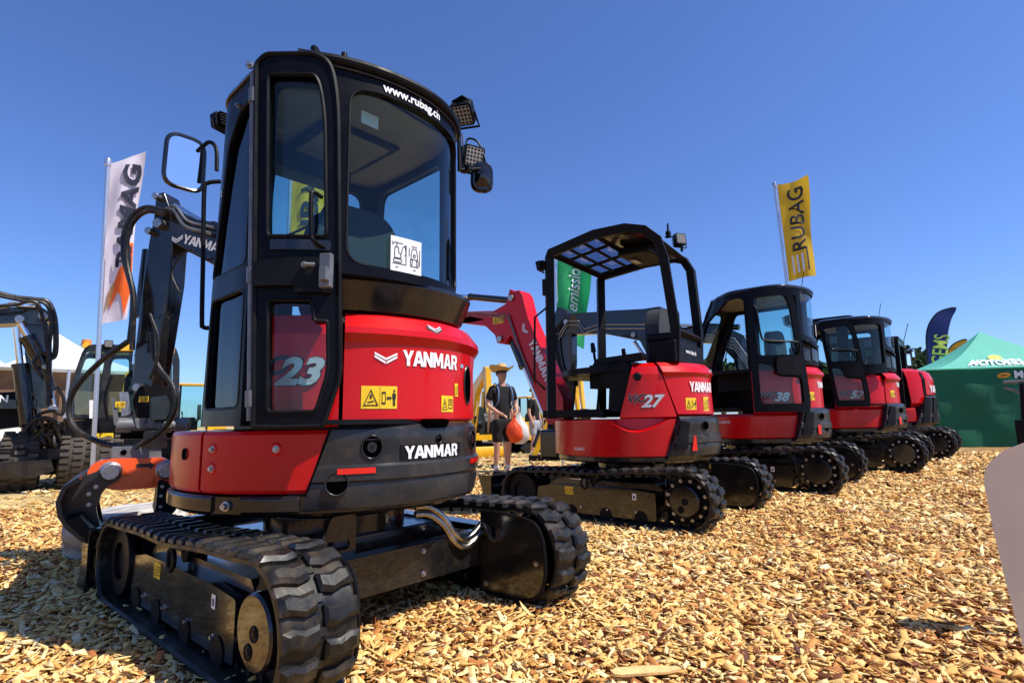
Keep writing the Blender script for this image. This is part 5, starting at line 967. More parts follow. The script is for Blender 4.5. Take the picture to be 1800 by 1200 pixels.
# ------------------------------------------------------------------ wheeled excavator at left
def wheeled():
    D = 10.4; pl = VP(150, D); q = pl.q; root = empty('wheeled_excavator', 'dark grey wheeled excavator with orange-topped cab and folded boom, left background', 'excavator', pl.o, math.atan2(pl.d.y, pl.d.x))
    Z = lambda px, py, y=0: (lambda a: (a[0], y, a[1]))(q(px, py))
    def pr(name, pts, y0, y1, m='satin', r=.02, bev=.012, par=None): g = G(); g.prism(rnd([q(*p) for p in pts], r), y0, y1, 'y'); return g.build(name, m, par or root, bevel=bev)
    def wheel_front():
        for px, wdt in ((100, .44), (148, .46), (-6, .44)):
            r = .41; c = Vector(Z(px, 826)); c.z = r; c.y = .35; g = G(); g.lathe([(r*.5, 0), (r*.8, -.01), (r*.95, .02), (r, .06), (r, wdt-.06), (r*.95, wdt-.02), (r*.8, wdt), (r*.5, wdt-.02)], c, (1, 0, 0), 44)
            for i in range(28):
                a = 2*math.pi*i/28
                for sg in (0, 1, 2): aa = a+(sg % 2)*math.pi/28; g.box((c.x+.07+sg*(wdt-.14)/2, c.y+(r+.006)*math.cos(aa), c.z+(r+.006)*math.sin(aa)), ((wdt-.08)/3.4, .035, .055), (math.degrees(aa), 0, 0))
            ty = g.build('tyre', 'rubber_dusty', root); g = G(); g.cyl((c.x+.05, c.y, c.z), (c.x+wdt-.03, c.y, c.z), r*.55, n=24); g.build('wheel_rim', 'satin', ty)
    pr('chassis', [(-60, 800), (130, 800), (300, 800), (300, 828), (120, 836), (-60, 838)], .3, 1.3); pr('chassis_box', [(0, 788), (118, 788), (122, 802), (60, 812), (0, 812)], -.05, .4); pr('stabiliser_blade', [(-10, 812), (90, 806), (96, 826), (60, 838), (-10, 840)], -.15, .0, 'black')
    wheel_front()
    for (px, py, r, yy) in ((292, 826, .38, .25), (147, 826, .38, 1.6), (292, 826, .38, 1.6)):
        c = Vector(Z(px, py)); c.z = r
        for k, y in enumerate((yy, yy+.30)):
            g = G(); g.lathe([(r*.55, 0), (r*.8, -.01), (r*.95, .02), (r, .06), (r, .20), (r*.95, .24), (r*.8, .27), (r*.55, .26)], (c.x, y, c.z), (0, 1, 0), 40)
            for i in range(26):
                a = 2*math.pi*i/26
                for sg in (0, 1): aa = a+sg*math.pi/26; g.box((c.x+(r+.008)*math.cos(aa), y+.08+sg*.11, c.z+(r+.008)*math.sin(aa)), (.035, .10, .06), (0, -math.degrees(aa), 0))
            ty = g.build('tyre', 'rubber_dusty', root)
            if k == 0: g = G(); g.lathe([(0, .03), (.08, .03), (.1, .08), (r*.5, .10), (r*.58, .03)], (c.x, y, c.z), (0, 1, 0), 24); g.build('wheel_rim', 'satin', ty)
    up = pr('upper_body', [(60, 745), (180, 735), (330, 735), (338, 760), (330, 800), (120, 800), (60, 780)], .1, 1.6); sticker(up, planemap(Z(183, 773, .09), (1, 0, 0), (0, 0, 1), (0, -1, 0)), 0, 0, .22, .2, 'book')
    lettering('lettering', 'A', .17, 'white', planemap(Z(290, 751, .09), (1, 0, 0), (0, 0, 1), (0, -1, 0)), up, bold=.03)
    pr('rear_hood', [(-60, 690), (30, 684), (60, 700), (62, 745), (-60, 760)], .5, 1.6, 'satin')
    # cab
    co = rnd([q(*p) for p in [(122, 735), (118, 690), (146, 612), (160, 603), (310, 606), (318, 630), (316, 735)]], .08)
    hs = [rnd([q(*p) for p in l], .05) for l in ([(128, 680), (152, 616), (188, 618), (180, 668), (170, 728), (130, 728)], [(196, 640), (205, 618), (235, 618), (235, 730), (190, 730)], [(245, 622), (300, 618), (306, 640), (306, 690), (245, 690)])]
    for y in (.12, 1.12):
        g = G(); g.plate(co, hs, .07, lambda u, v, w: (u, y-w, v)); cf = g.build('cab_frame', 'cwgrey', root, bevel=.01)
        for h in hs: g = G(); g.plate(h, (), 1, lambda u, v, w: (u, y+.03, v), back=False); g.build('window', 'glass', cf, recalc=False)
    (xa, za), (xb, zb) = q(160, 603), q(310, 606); g = G(); g.box(((xa+xb)/2, .65, za-.03), (xb-xa, 1.06, .06)); g.build('cab_roof', 'cwgrey', root, bevel=.02)
    (xc, zc) = q(122, 735); (xd, zd) = q(316, 735); g = G(); g.box(((xc+xd)/2, .65, zc+.02), (xd-xc, 1.05, .06)); g.build('cab_floor', 'satin', root); g = G(); g.box((q(255, 700)[0], .65, q(255, 690)[1]), (.5, .5, .7)); g.build('seat', 'seatcloth', root, bevel=.08)
    for pts in ([(205, 610), (215, 602), (240, 600), (262, 604), (262, 616), (205, 616)], [(268, 612), (300, 606), (308, 612), (306, 622)], [(143, 607), (152, 600), (160, 604), (148, 612)]): pr('cab_trim', pts, .0, .1, 'yellow', .01)
    g = G(); g.lathe([(0, .1), (.06, .09), (.075, 0)], Z(152, 603, .3), (0, 0, 1), 14); g.build('beacon', 'amber', root); work_light(root, Z(191, 604, .0), (0, -1, 0), 1.1)
    g = G(); g.tube([Z(196, 660, -.02), Z(184, 700, -.05), Z(190, 740, -.02)], .02); g.build('hand_rail', 'satin', root); pr('document_box', [(157, 703), (167, 703), (167, 735), (157, 735)], .0, .05, 'cloth_white', .005)
    # boom: folded, in front of the cab
    yb0, yb1 = .35, .65
    pr('boom', [(84, 716), (64, 716), (50, 680), (40, 620), (40, 560), (55, 545), (74, 548), (86, 570), (90, 620), (88, 680), (96, 716)], yb0, yb1, 'black', .04)
    pr('boom_nose', [(-60, 530), (20, 534), (60, 528), (82, 540), (90, 556), (70, 566), (30, 562), (-60, 566)], yb0-.05, yb1+.05, 'black', .04)
    pr('lower_link', [(26, 700), (56, 690), (60, 715), (70, 760), (45, 775), (30, 740)], yb0, yb1, 'satin', .03)
    for a, b, r, sp in (((46, 745), (26, 572), .09, .62), ((76, 640), (34, 566), .10, .7), ((80, 642), (96, 716), .05, .6)): cylinder(root, Z(*a, .15), Z(*b, .15), r, sp)
    for k, pts in enumerate(([(-40, 503), (20, 520), (60, 525), (84, 530), (96, 560), (98, 610), (92, 628), (78, 618)], [(-20, 516), (40, 528), (80, 534), (90, 570), (84, 640), (90, 700)], [(-20, 540), (30, 536), (50, 530), (70, 540), (82, 600), (88, 660), (84, 712)], [(56, 745), (70, 728), (95, 722), (110, 728), (112, 700), (100, 680)], [(40, 760), (60, 738), (84, 734), (104, 745)], [(64, 600), (72, 620), (60, 640), (74, 660)])):
        g = G(); g.tube([Z(*p, .05-.04*k) for p in pts], .035 if k == 0 else .024, n=8); g.build('hydraulic_hose', 'rubber', root)
    for dz in (0, 6): g = G(); g.tube([Z(-30, 535+dz, .2), Z(10, 530+dz, .2), Z(16, 527+dz, .2), Z(60, 529+dz, .2)], .012, flat=True); g.build('boom_pipe', 'steel', root)
    for p in ((33, 558), (74, 552), (80, 641), (92, 718)): g = G(); g.cyl(Z(*p, .1), Z(*p, .8), .055); g.build('pin', 'steel', root, bevel=.006)
    for k in range(12): a, b = (60+random.random()*60, 742+random.random()*50), (60+random.random()*60, 742+random.random()*50); g = G(); g.tube([Z(*a, .05), Z((a[0]+b[0])/2, a[1]-8, -.05), Z(*b, .02)], .022); g.build('hydraulic_hose', 'rubber', root)
    g = G(); g.box(Z(4, 709, .3), (.7, .1, .14)); bb = g.build('name_plate', 'black', root, bevel=.01)
    lettering('lettering', 'N', .14, 'white', planemap(Z(3, 700, .24), (1, 0, 0), (0, 0, 1), (0, -1, 0)), bb, bold=.03)
wheeled()
# ------------------------------------------------------------------ yellow machines
def yellow_excavator(loc, rz, label, s=1, col='yellow', grp='yellow excavators in the background'):
    root = empty('mini_excavator', label, 'excavator', loc, rz, s, grp)
    for sd in (-1, 1):
        g = G(); pts = rnd([(-.9, .02), (.9, .02), (1.0, .22), (.9, .44), (-.9, .44), (-1.0, .22)], .15, 6); g.prism(pts, sd*.55, sd*.82)
        for k in range(22): t = -.9+k*.085; g.box((sd*.685, t, .45), (.27, .04, .03))
        g.build('rubber_track', 'rubber', root, bevel=.01); g = G(); g.prism(rnd([(-.6, .1), (.6, .1), (.6, .34), (-.6, .34)], .05), sd*.82-.01, sd*.82+.02); g.build('track_frame', 'satin', root)
    g = G(); g.box((0, 0, .32), (1.0, .9, .24)); g.cyl((0, 0, .44), (0, 0, .58), .4); g.build('undercarriage_frame', 'satin', root, bevel=.01)
    g = G(); g.prism(rnd([(-.72, -.85), (.72, -.85), (.72, .75), (-.72, .75)], .3, 6), .58, .82, 'z'); g.build('upper_body', col, root, bevel=.03)
    g = G(); g.prism(rnd([(-.78, .6), (-.95, .8), (-.95, 1.2), (-.75, 1.38), (-.3, 1.38), (-.25, .82)], .1), -.68, .68); g.build('engine_hood', col, root, bevel=.05)
    g = G(); g.prism(rnd([(-.99, .58), (-.99, .84), (-.5, .84), (-.5, .58)], .05), -.7, .7); g.build('counterweight', 'satin', root, bevel=.03)
    for x in (-.66, .1):
        for y in (-.3, .62): g = G(); g.box((x, y, 1.65), (.06, .06, 1.7)); g.build('cab_post', 'satin', root, bevel=.01)
    g = G(); g.box((-.28, .16, 2.5), (.9, 1.06, .07)); g.build('cab_roof', col, root, bevel=.03)
    for x in (-.66, .1): g = G(); g.add([(x, -.3, .9), (x, .62, .9), (x, .62, 2.46), (x, -.3, 2.46)], [(0, 1, 2, 3)]); g.build('window', 'glass', root, recalc=False)
    seat(root, -.28, -.1, 1.2)
    g = G(); g.prism(rnd([(.75, .7), (1.0, .75), (1.5, 2.2), (2.3, 2.7), (2.25, 2.95), (1.3, 2.5), (.7, 1.0)], .1), .2, .4); g.build('boom', col, root, bevel=.01)
    g = G(); g.prism([(2.15, 3.0), (2.4, 2.95), (2.5, 1.5), (2.4, 1.5)], .2, .4); g.build('arm', col, root, bevel=.01)
    g = G(); g.prism(rnd([(2.35, 1.5), (2.55, 1.5), (2.75, 1.2), (2.6, .85), (2.2, .8), (2.2, .9), (2.45, 1.05)], .04), .05, .55); g.build('bucket', 'satin', root, bevel=.01)
    cylinder(root, (.3, .9, .8), (.3, 1.45, 1.9), .06)
    g = G(); g.grid(lambda s_, t: ((s_-.5)*1.6, 1.3+.08*math.cos((t-.5)*2.4), .03+.36*t), 6, 6); g.build('dozer_blade', col, root)
    return root
p = W(852, 795, 14.5); yellow_excavator((p.x-.35, p.y, 0), R(205), 'small yellow excavator half hidden behind the nearest red hood', .72)
p = W(938, 795, 15.5); y2 = yellow_excavator((p.x, p.y+.5, 0), R(-60), 'small yellow excavator behind the man carrying bags', .62)
p = W(345, 775, 22); yellow_excavator((p.x, p.y, 0), R(120), 'small yellow excavator at left beyond the hanging grapple', .9)
p = W(905, 720, 24); yellow_excavator((p.x, p.y, 0), R(60), 'distant yellow excavator seen over the bag man\'s shoulder', .75)
p = W(972, 760, 26); yellow_excavator((p.x, p.y, 0), R(220), 'distant yellow excavator just left of the canopy machine', .9)
p = W(835, 760, 30); yellow_excavator((p.x, p.y, 0), R(20), 'smallest yellow excavator far behind the nearest red hood', .9)
def attachment():
    p = W(965, 790, 12.6); root = empty('yellow_hydraulic_arm', 'short yellow hydraulic arm leaning beside the tracks of the canopy machine', 'hydraulic arm', (p.x-.1, p.y, 0)); g = G()
    g.hexa([(-.30, 0, .12), (-.20, 0, .05), (.20, 0, .85), (.10, 0, .95), (-.30, .16, .12), (-.20, .16, .05), (.20, .16, .85), (.10, .16, .95)]); g.build('arm_beam', 'yellow', root, bevel=.01); cylinder(root, (-.25, -.05, .3), (.02, -.05, .98), .04)
    g = G(); g.box((.0, .1, .06), (.7, .4, .12)); g.build('base_skid', 'satin', root, bevel=.01)
attachment()
# ------------------------------------------------------------------ people
DROP = [0]
def skinned(name, nodes, edges, m, parent, sub=2, smooth=True):
    if DROP[0]: nodes = [((n[0][0], n[0][1], n[0][2]-DROP[0] if n[0][2] > .55 else n[0][2]), n[1]) for n in nodes]
    me = bpy.data.meshes.new(name); me.from_pydata([n[0] for n in nodes], edges, []); me.materials.append(M[m]); o = bpy.data.objects.new(name, me); sc.collection.objects.link(o); o.parent = parent
    s = o.modifiers.new('skin', 'SKIN'); s.use_smooth_shade = True
    if not me.skin_vertices: 
        bm = bmesh.new(); bm.from_mesh(me); bm.verts.layers.skin.verify(); bm.to_mesh(me); bm.free()
    for i, n in enumerate(nodes): r = n[1]; me.skin_vertices[0].data[i].radius = r if isinstance(r, tuple) else (r, r); me.skin_vertices[0].data[i].use_root = i == 0
    b = o.modifiers.new('sub', 'SUBSURF'); b.levels = sub; b.render_levels = sub; return o
def person(label, loc, rz, top, bottom, hat=None, pose='stand', hairc='hair', back=False, s=1, group=None, sit=0):
    root = empty('person', label, 'person', loc, rz, s, group)   # faces -y locally
    DROP[0] = sit
    dz = lambda o: setattr(o, 'location', Vector((0, 0, -sit)))
    la = [(.19, 0, 1.43), (.27, .01, 1.17), (.20, -.17, 1.03), (.14, -.22, 1.02)] if pose == 'carry' else [(.19, 0, 1.43), (.25, .03, 1.15), (.25, -.06, .90), (.25, -.09, .82)]
    ra = [(-.19, 0, 1.43), (-.27, .02, 1.17), (-.15, -.17, 1.03), (-.08, -.23, .99)] if pose == 'carry' else [(-.19, 0, 1.43), (-.25, .03, 1.15), (-.25, -.06, .90), (-.25, -.09, .82)]
    N = [((0, 0, .98), (.15, .11)), ((0, 0, 1.15), (.135, .10)), ((0, .01, 1.36), (.16, .11)), ((0, .01, 1.47), (.08, .07)), ((0, 0, 1.55), (.052, .055)), ((0, -.015, 1.63), (.075, .085)), ((0, -.01, 1.71), (.078, .095)), ((0, 0, 1.77), (.05, .06))]
    E = [(i, i+1) for i in range(7)]
    for arm in (la, ra):
        o = len(N); N += [(arm[0], .052), (arm[1], .043), (arm[2], .030), (arm[3], (.035, .018))]; E += [(2, o), (o, o+1), (o+1, o+2), (o+2, o+3)]
    for sd in (1, -1):
        o = len(N); N += [((sd*.09, 0, .90), .088), ((sd*.105, -.015, .50), .055), ((sd*.11, .02, .30), .052), ((sd*.11, .03, .10), .034), ((sd*.115, -.09, .04), (.04, .03))] if not sit else [((sd*.09, 0, .90), .088), ((sd*.12, -.40, .92), .055), ((sd*.12, -.43, .30), .05), ((sd*.12, -.42, .10), .034), ((sd*.12, -.52, .04), (.04, .03))]; E += [(0, o), (o, o+1), (o+1, o+2), (o+2, o+3), (o+3, o+4)]
    body = skinned('body', N, E, 'skin', root)
    # face
    g = G(); g.lathe([(0, .028), (.010, .02), (.016, 0)], (0, -.095, 1.665), (0, -1, -.25), 8); dz(g.build('nose', 'skin', body))
    for sd in (-1, 1): g = G(); g.lathe([(0, .006), (.010, .002), (.012, -.004)], (sd*.03, -.093, 1.70), (0, -1, 0), 8); dz(g.build('eye', 'ink', body)); g = G(); g.lathe([(0, .01), (.025, .006), (.03, -.01)], (sd*.078, .0, 1.675), (sd, 0, 0), 8); dz(g.build('ear', 'skin', body))
    g = G(); g.box((0, -.088, 1.63), (.05, .01, .01)); dz(g.build('mouth', 'brownink', body))
    for arm, sd in ((la, 1), (ra, -1)):   # fingers
        h = Vector(arm[3]); d = (h-Vector(arm[2])).normalized(); sdv = d.cross(Vector((0, 0, 1))).normalized() if abs(d.z) < .9 else Vector((0, -1, 0))
        for k, L in enumerate((.062, .072, .068, .052)):
            b = h+sdv*((k-1.5)*.017); skinned('finger', [(tuple(b), .010), (tuple(b+d*L*.5+Vector((0, 0, -.006))), .009), (tuple(b+d*L*.8+Vector((0, 0, -.03))), .008)], [(0, 1), (1, 2)], 'skin', body, 1)
        b = h-sdv*.03; skinned('thumb', [(tuple(b-d*.02), .012), (tuple(b-sdv*.02+d*.02), .010), (tuple(b-sdv*.022+d*.045), .009)], [(0, 1), (1, 2)], 'skin', body, 1)
    T = [((0, 0, .90), (.165, .125)), ((0, 0, .98), (.165, .125)), ((0, 0, 1.15), (.155, .12)), ((0, .01, 1.36), (.18, .125)), ((0, .01, 1.47), (.11, .09))]; TE = [(0, 1), (1, 2), (2, 3), (3, 4)]
    for arm in (la, ra): o = len(T); mid = Vector(arm[0]).lerp(Vector(arm[1]), .75); T += [(arm[0], .075), (tuple(mid), .068)]; TE += [(3, o), (o, o+1)]
    skinned('shirt', T, TE, top, root)
    S = [((0, 0, 1.0), (.165, .125)), ((0, 0, .90), (.16, .12))]; SE = [(0, 1)]
    for sd in (1, -1): o = len(S); S += [((sd*.095, 0, .80), .11), ((sd*.11, -.01, .52), .085)] if not sit else [((sd*.095, -.15, .90), .1), ((sd*.12, -.36, .91), .08)]; SE += [(1, o), (o, o+1)]
    skinned('shorts', S, SE, bottom, root)
    oy = .45 if sit else 0
    for sd in (1, -1): g = G(); g.prism(rnd([(sd*.075, -.20-oy), (sd*.16, -.20-oy), (sd*.155, .08-oy), (sd*.08, .08-oy)], .04), .0, .075, 'z'); g.build('shoe', 'cloth_black', root, bevel=.02); g = G(); g.cyl((sd*.11, .028-oy, .06), (sd*.11, .028-oy, .17), .042, n=12); g.build('sock', 'cloth_white', root)
    g = G(); g.grid(lambda u, v: (.094*math.sin(v*1.75)*math.cos(u*2*math.pi), .012+.108*math.sin(v*1.75)*math.sin(u*2*math.pi)+.008, 1.70+.10*math.cos(v*1.75)+(0.03 if math.sin(u*2*math.pi) < -.3 and v > .7 else 0)), 20, 10); dz(g.build('hair', hairc, root))
    if hat:
        g = G(); pf = [(0, .125), (.06, .125), (.085, .10), (.10, .02), (.13, .0), (.20, .02), (.21, .03), (.20, .012), (.11, -.012), (.10, -.01)]
        g.lathe(pf, (0, 0, 1.755), (0, .1, 1), 28)
        for i, v in enumerate(g.v): 
            x, y, z = v; rr = math.hypot(x, y)
            if rr > .12: g.v[i] = (x, y*1.12, z+.9*(rr-.12)*(x/rr)**2-.15*(rr-.12))
        g.build('straw_hat', 'straw', root); g = G(); g.lathe([(.101, .02), (.103, .025), (.097, .055), (.095, .05)], (0, 0, 1.755), (0, .1, 1), 24); g.build('hat_band', 'cloth_black', root)
    DROP[0] = 0
    if sit: g = G(); g.box((0, .02, .9-sit-.13), (.36, .34, .05)); [g.cyl((x, y, 0), (x, y, .9-sit-.13), .015) for x in (-.15, .15) for y in (-.12, .16)]; tag(g.build('folding_stool', 'greysteel'), 'low grey folding stool under the seated woman at left', 'stool'); o = sc.collection.objects['folding_stool']; o.location = loc; o.rotation_euler = (0, 0, rz)
    return root
p = W(884, 833, 9.4); man = person('man in straw hat, black shirt and black shorts carrying bags', (p.x, p.y, 0), R(28), 'cloth_black', 'cloth_black', hat=True, pose='carry', s=.985)
def strap(root):
    for sd in (-1, 1): g = G(); g.tube([(sd*.11, .10, 1.20), (sd*.12, .13, 1.42), (sd*.12, .03, 1.535), (sd*.125, -.12, 1.42), (sd*.14, -.13, 1.22), (sd*.16, 0, 1.1)], .012, n=6); g.build('backpack_strap', 'cloth_blue', root)
strap(man)
def bag(label, loc, m, s, name='carrier_bag'):
    root = empty(name, label, 'bag', loc); g = G(); import mathutils
    def f(u, v): a = u*2*math.pi; r = (.012+.15*math.sin(math.pi*min(1, (1-v)**1.0*.0+((v*.93+.10)**.85)))**1.15)*s; k = 1+.24*mathutils.noise.noise(Vector((math.cos(a)*2, math.sin(a)*2, v*4))); return (r*k*math.cos(a)+.02*math.sin(v*7)*s, r*k*.55*math.sin(a), (-.50+.52*v)*s)
    g.grid(f, 20, 16); g.build('bag_body', m, root, smooth=60); g = G(); g.tube([(-.02, 0, -.02), (0, 0, .12*s), (.02, 0, -.02)], .006); g.build('bag_handle', m, root); return root
c, s_ = math.cos(man.rotation_euler.z), math.sin(man.rotation_euler.z); hx = .985
def mw(x, y, z): return (man.location.x+(x*c-y*s_)*hx, man.location.y+(x*s_+y*c)*hx, z*hx)
bag('orange drawstring bag hanging from the man\'s hand', mw(.06, -.32, .96), 'bag_orange', .82); bag('white carrier bag held behind the orange one', mw(.22, -.20, 1.02), 'bag_white', 1.0)
p = W(881, 826, 10.8); person('person in blue shorts standing half hidden behind the man with bags', (p.x, p.y, 0), R(200), 'cloth_grey', 'cloth_blue', s=.90)
p = W(941, 805, 13.8); person('person in dark clothes beside the yellow hydraulic arm', (p.x, p.y, 0), R(60), 'cloth_black', 'cloth_grey', s=.95)
p = W(4, 800, 12.6); person('woman in pale grey T-shirt seated behind the wheeled excavator at the left edge', (p.x, p.y, 0), R(75), 'cloth_white', 'cloth_blue', s=.93, sit=.52)
# ------------------------------------------------------------------ white machine housing at the right edge
def housing():
    c = 1.16; pl = PL((c, 0), (0, 1)); q = pl.q; root = empty('white_machine_housing', 'smooth white rounded machine housing at the right edge of the picture', 'housing', (c, 1.0, 0), 0)
    far = [(1733, 818), (1728, 842), (1740, 905), (1764, 1010), (1803, 1155), (1850, 1310)]
    P = [q(*p) for p in far]; zt = P[0][1]; yf = P[0][0]
    sec = [(y-1.0, z) for y, z in P]+[(P[-1][0]-1.0-.05, .03), (-.75, .03), (q(2600, 640)[0]-1.0, q(2600, 640)[1]), (q(2050, 712)[0]-1.0, q(2050, 712)[1]), (q(1850, 758)[0]-1.0, q(1850, 758)[1]), (q(1762, 792)[0]-1.0, q(1762, 792)[1])]
    g = G(); g.prism(rnd(sec, .02), 0, .75); o = g.build('housing_shell', 'whitepaint', root)
    b = o.modifiers.new('bevel', 'BEVEL'); b.width = .05; b.segments = 7; b.limit_method = 'ANGLE'; b.angle_limit = R(50); b.harden_normals = True
    g = G(); g.tube([(.3, -.3, zt), (.35, -.3, zt+.12), (.5, -.3, zt+.12), (.55, -.3, zt)], .015); g.build('lifting_handle', 'satin', root)
housing()
def make_shadow_caster():  # unseen stand, made up to cast the small shadow on the chips
    A = Vector((2.46, 2.15, 1.22)); root = empty('shadow_caster', 'slim unseen stand added beyond the right edge to cast a small shadow', 'shadow caster', (3.05, 1.95, 0)); l = lambda p: Vector(p)-Vector((3.05, 1.95, 0))
    g = G(); g.cyl((0, 0, 0), (0, 0, 1.3), .02); g.cyl((0, 0, 0), (0, 0, .02), .2); g.build('stand_pole', 'satin', root); g = G(); g.cyl((0, 0, 1.27), l(A), .022); g.build('caster_arm', 'satin', root)
    g = G(); g.lathe([(0, .10), (.05, .09), (.075, .0), (.06, -.09), (0, -.1)], l(A), (1, -.1, 0), 16); g.build('caster_head', 'satin', root)
make_shadow_caster()
def bracket():
    pl = VP(1780, 14); q = pl.q; root = empty('folding_bracket', 'grey steel bracket with crossed arms standing before the green tent', 'bracket', pl.o, math.atan2(pl.d.y, pl.d.x)); Z = lambda a, b: (q(a, b)[0], 0, q(a, b)[1])
    g = G(); g.tube([Z(1764, 672), Z(1830, 668)], .03, flat=True); g.build('upper_arm', 'greysteel', root); g = G(); g.tube([Z(1765, 680), Z(1830, 702)], .025, flat=True); g.build('lower_arm', 'greysteel', root)
    g = G(); g.tube([Z(1796, 674), Z(1800, 740), Z(1806, 798)], .04, flat=True); g.build('bracket_post', 'satin', root); g = G(); g.box(Z(1804, 762), (.28, .12, .5)); g.build('bracket_box', 'satin', root, bevel=.02)
bracket()
# ------------------------------------------------------------------ trees far behind
def tree(px, D, h, r, label):
    p = W(px, 700, D); root = empty('tree', label, 'tree', (p.x, p.y, 0), rng.random()*6, 1, 'trees on the far side of the fairground')
    g = G(); g.tube([(0, 0, 0), (.1, 0, h*.3), (0, .1, h*.6)], lambda t: .3*(1-.6*t)); [g.tube([(0, 0, h*.35), (math.cos(a)*r*.3, math.sin(a)*r*.3, h*.55), (math.cos(a)*r*.6, math.sin(a)*r*.6, h*.7)], lambda t: .12*(1-.6*t), n=6) for a in (0, 1.6, 3.1, 4.7)]; g.build('trunk', 'bark', root)
    n = 3600; ctr = []
    for _ in range(26): a = rng.random()*6.28; rr = r*math.sqrt(rng.random())*.75; z = h*(.38+.5*rng.random()); ctr.append((rr*math.cos(a)*(1-.5*(z/h-.38)), rr*math.sin(a)*(1-.5*(z/h-.38)), z, r*(.22+.2*rng.random())))
    ctr = np.array(ctr); k = rng.integers(0, len(ctr), n); d = rng.normal(size=(n, 3)); d /= np.linalg.norm(d, axis=1)[:, None]; P = ctr[k, :3]+d*(ctr[k, 3]*(rng.random(n)**.35))[:, None]*np.array([1, 1, .8])
    sz = .16+.14*rng.random(n); A = rng.normal(size=(n, 3)); A /= np.linalg.norm(A, axis=1)[:, None]; B = np.cross(A, rng.normal(size=(n, 3))); B /= np.linalg.norm(B, axis=1)[:, None]
    V = np.stack([P-A*sz[:, None]-B*sz[:, None]*.6, P+A*sz[:, None]-B*sz[:, None]*.6, P+A*sz[:, None]*.8+B*sz[:, None]*.6, P-A*sz[:, None]*.8+B*sz[:, None]*.6], 1).reshape(-1, 3)
    me = bpy.data.meshes.new('crown'); me.from_pydata(V.tolist(), [], [(4*i, 4*i+1, 4*i+2, 4*i+3) for i in range(n)]); me.materials.append(M['leaf']); o = bpy.data.objects.new('crown', me); sc.collection.objects.link(o); o.parent = root
T = [(1598, 62, 7.6, 3.6, 'broad dark tree right of the farthest excavator cab'), (1622, 60, 6.6, 3.0, 'rounded dark tree beside the navy feather flag'), (1575, 66, 6.8, 3.4, 'dark tree seen behind the farthest excavator cab'), (1270, 55, 6.2, 3.2, 'dark tree seen through the glass of the third excavator'), (1244, 57, 6.8, 3.2, 'dark tree behind the gap between second and third excavators'), (1300, 60, 6.0, 3.4, 'dark tree low behind the third excavator cab'), (1440, 60, 6.2, 3.2, 'dark tree behind the gap between third and fourth excavators'), (1548, 63, 7.2, 3.2, 'dark tree behind the windows of the farthest excavator')]
for t in T: tree(*t)
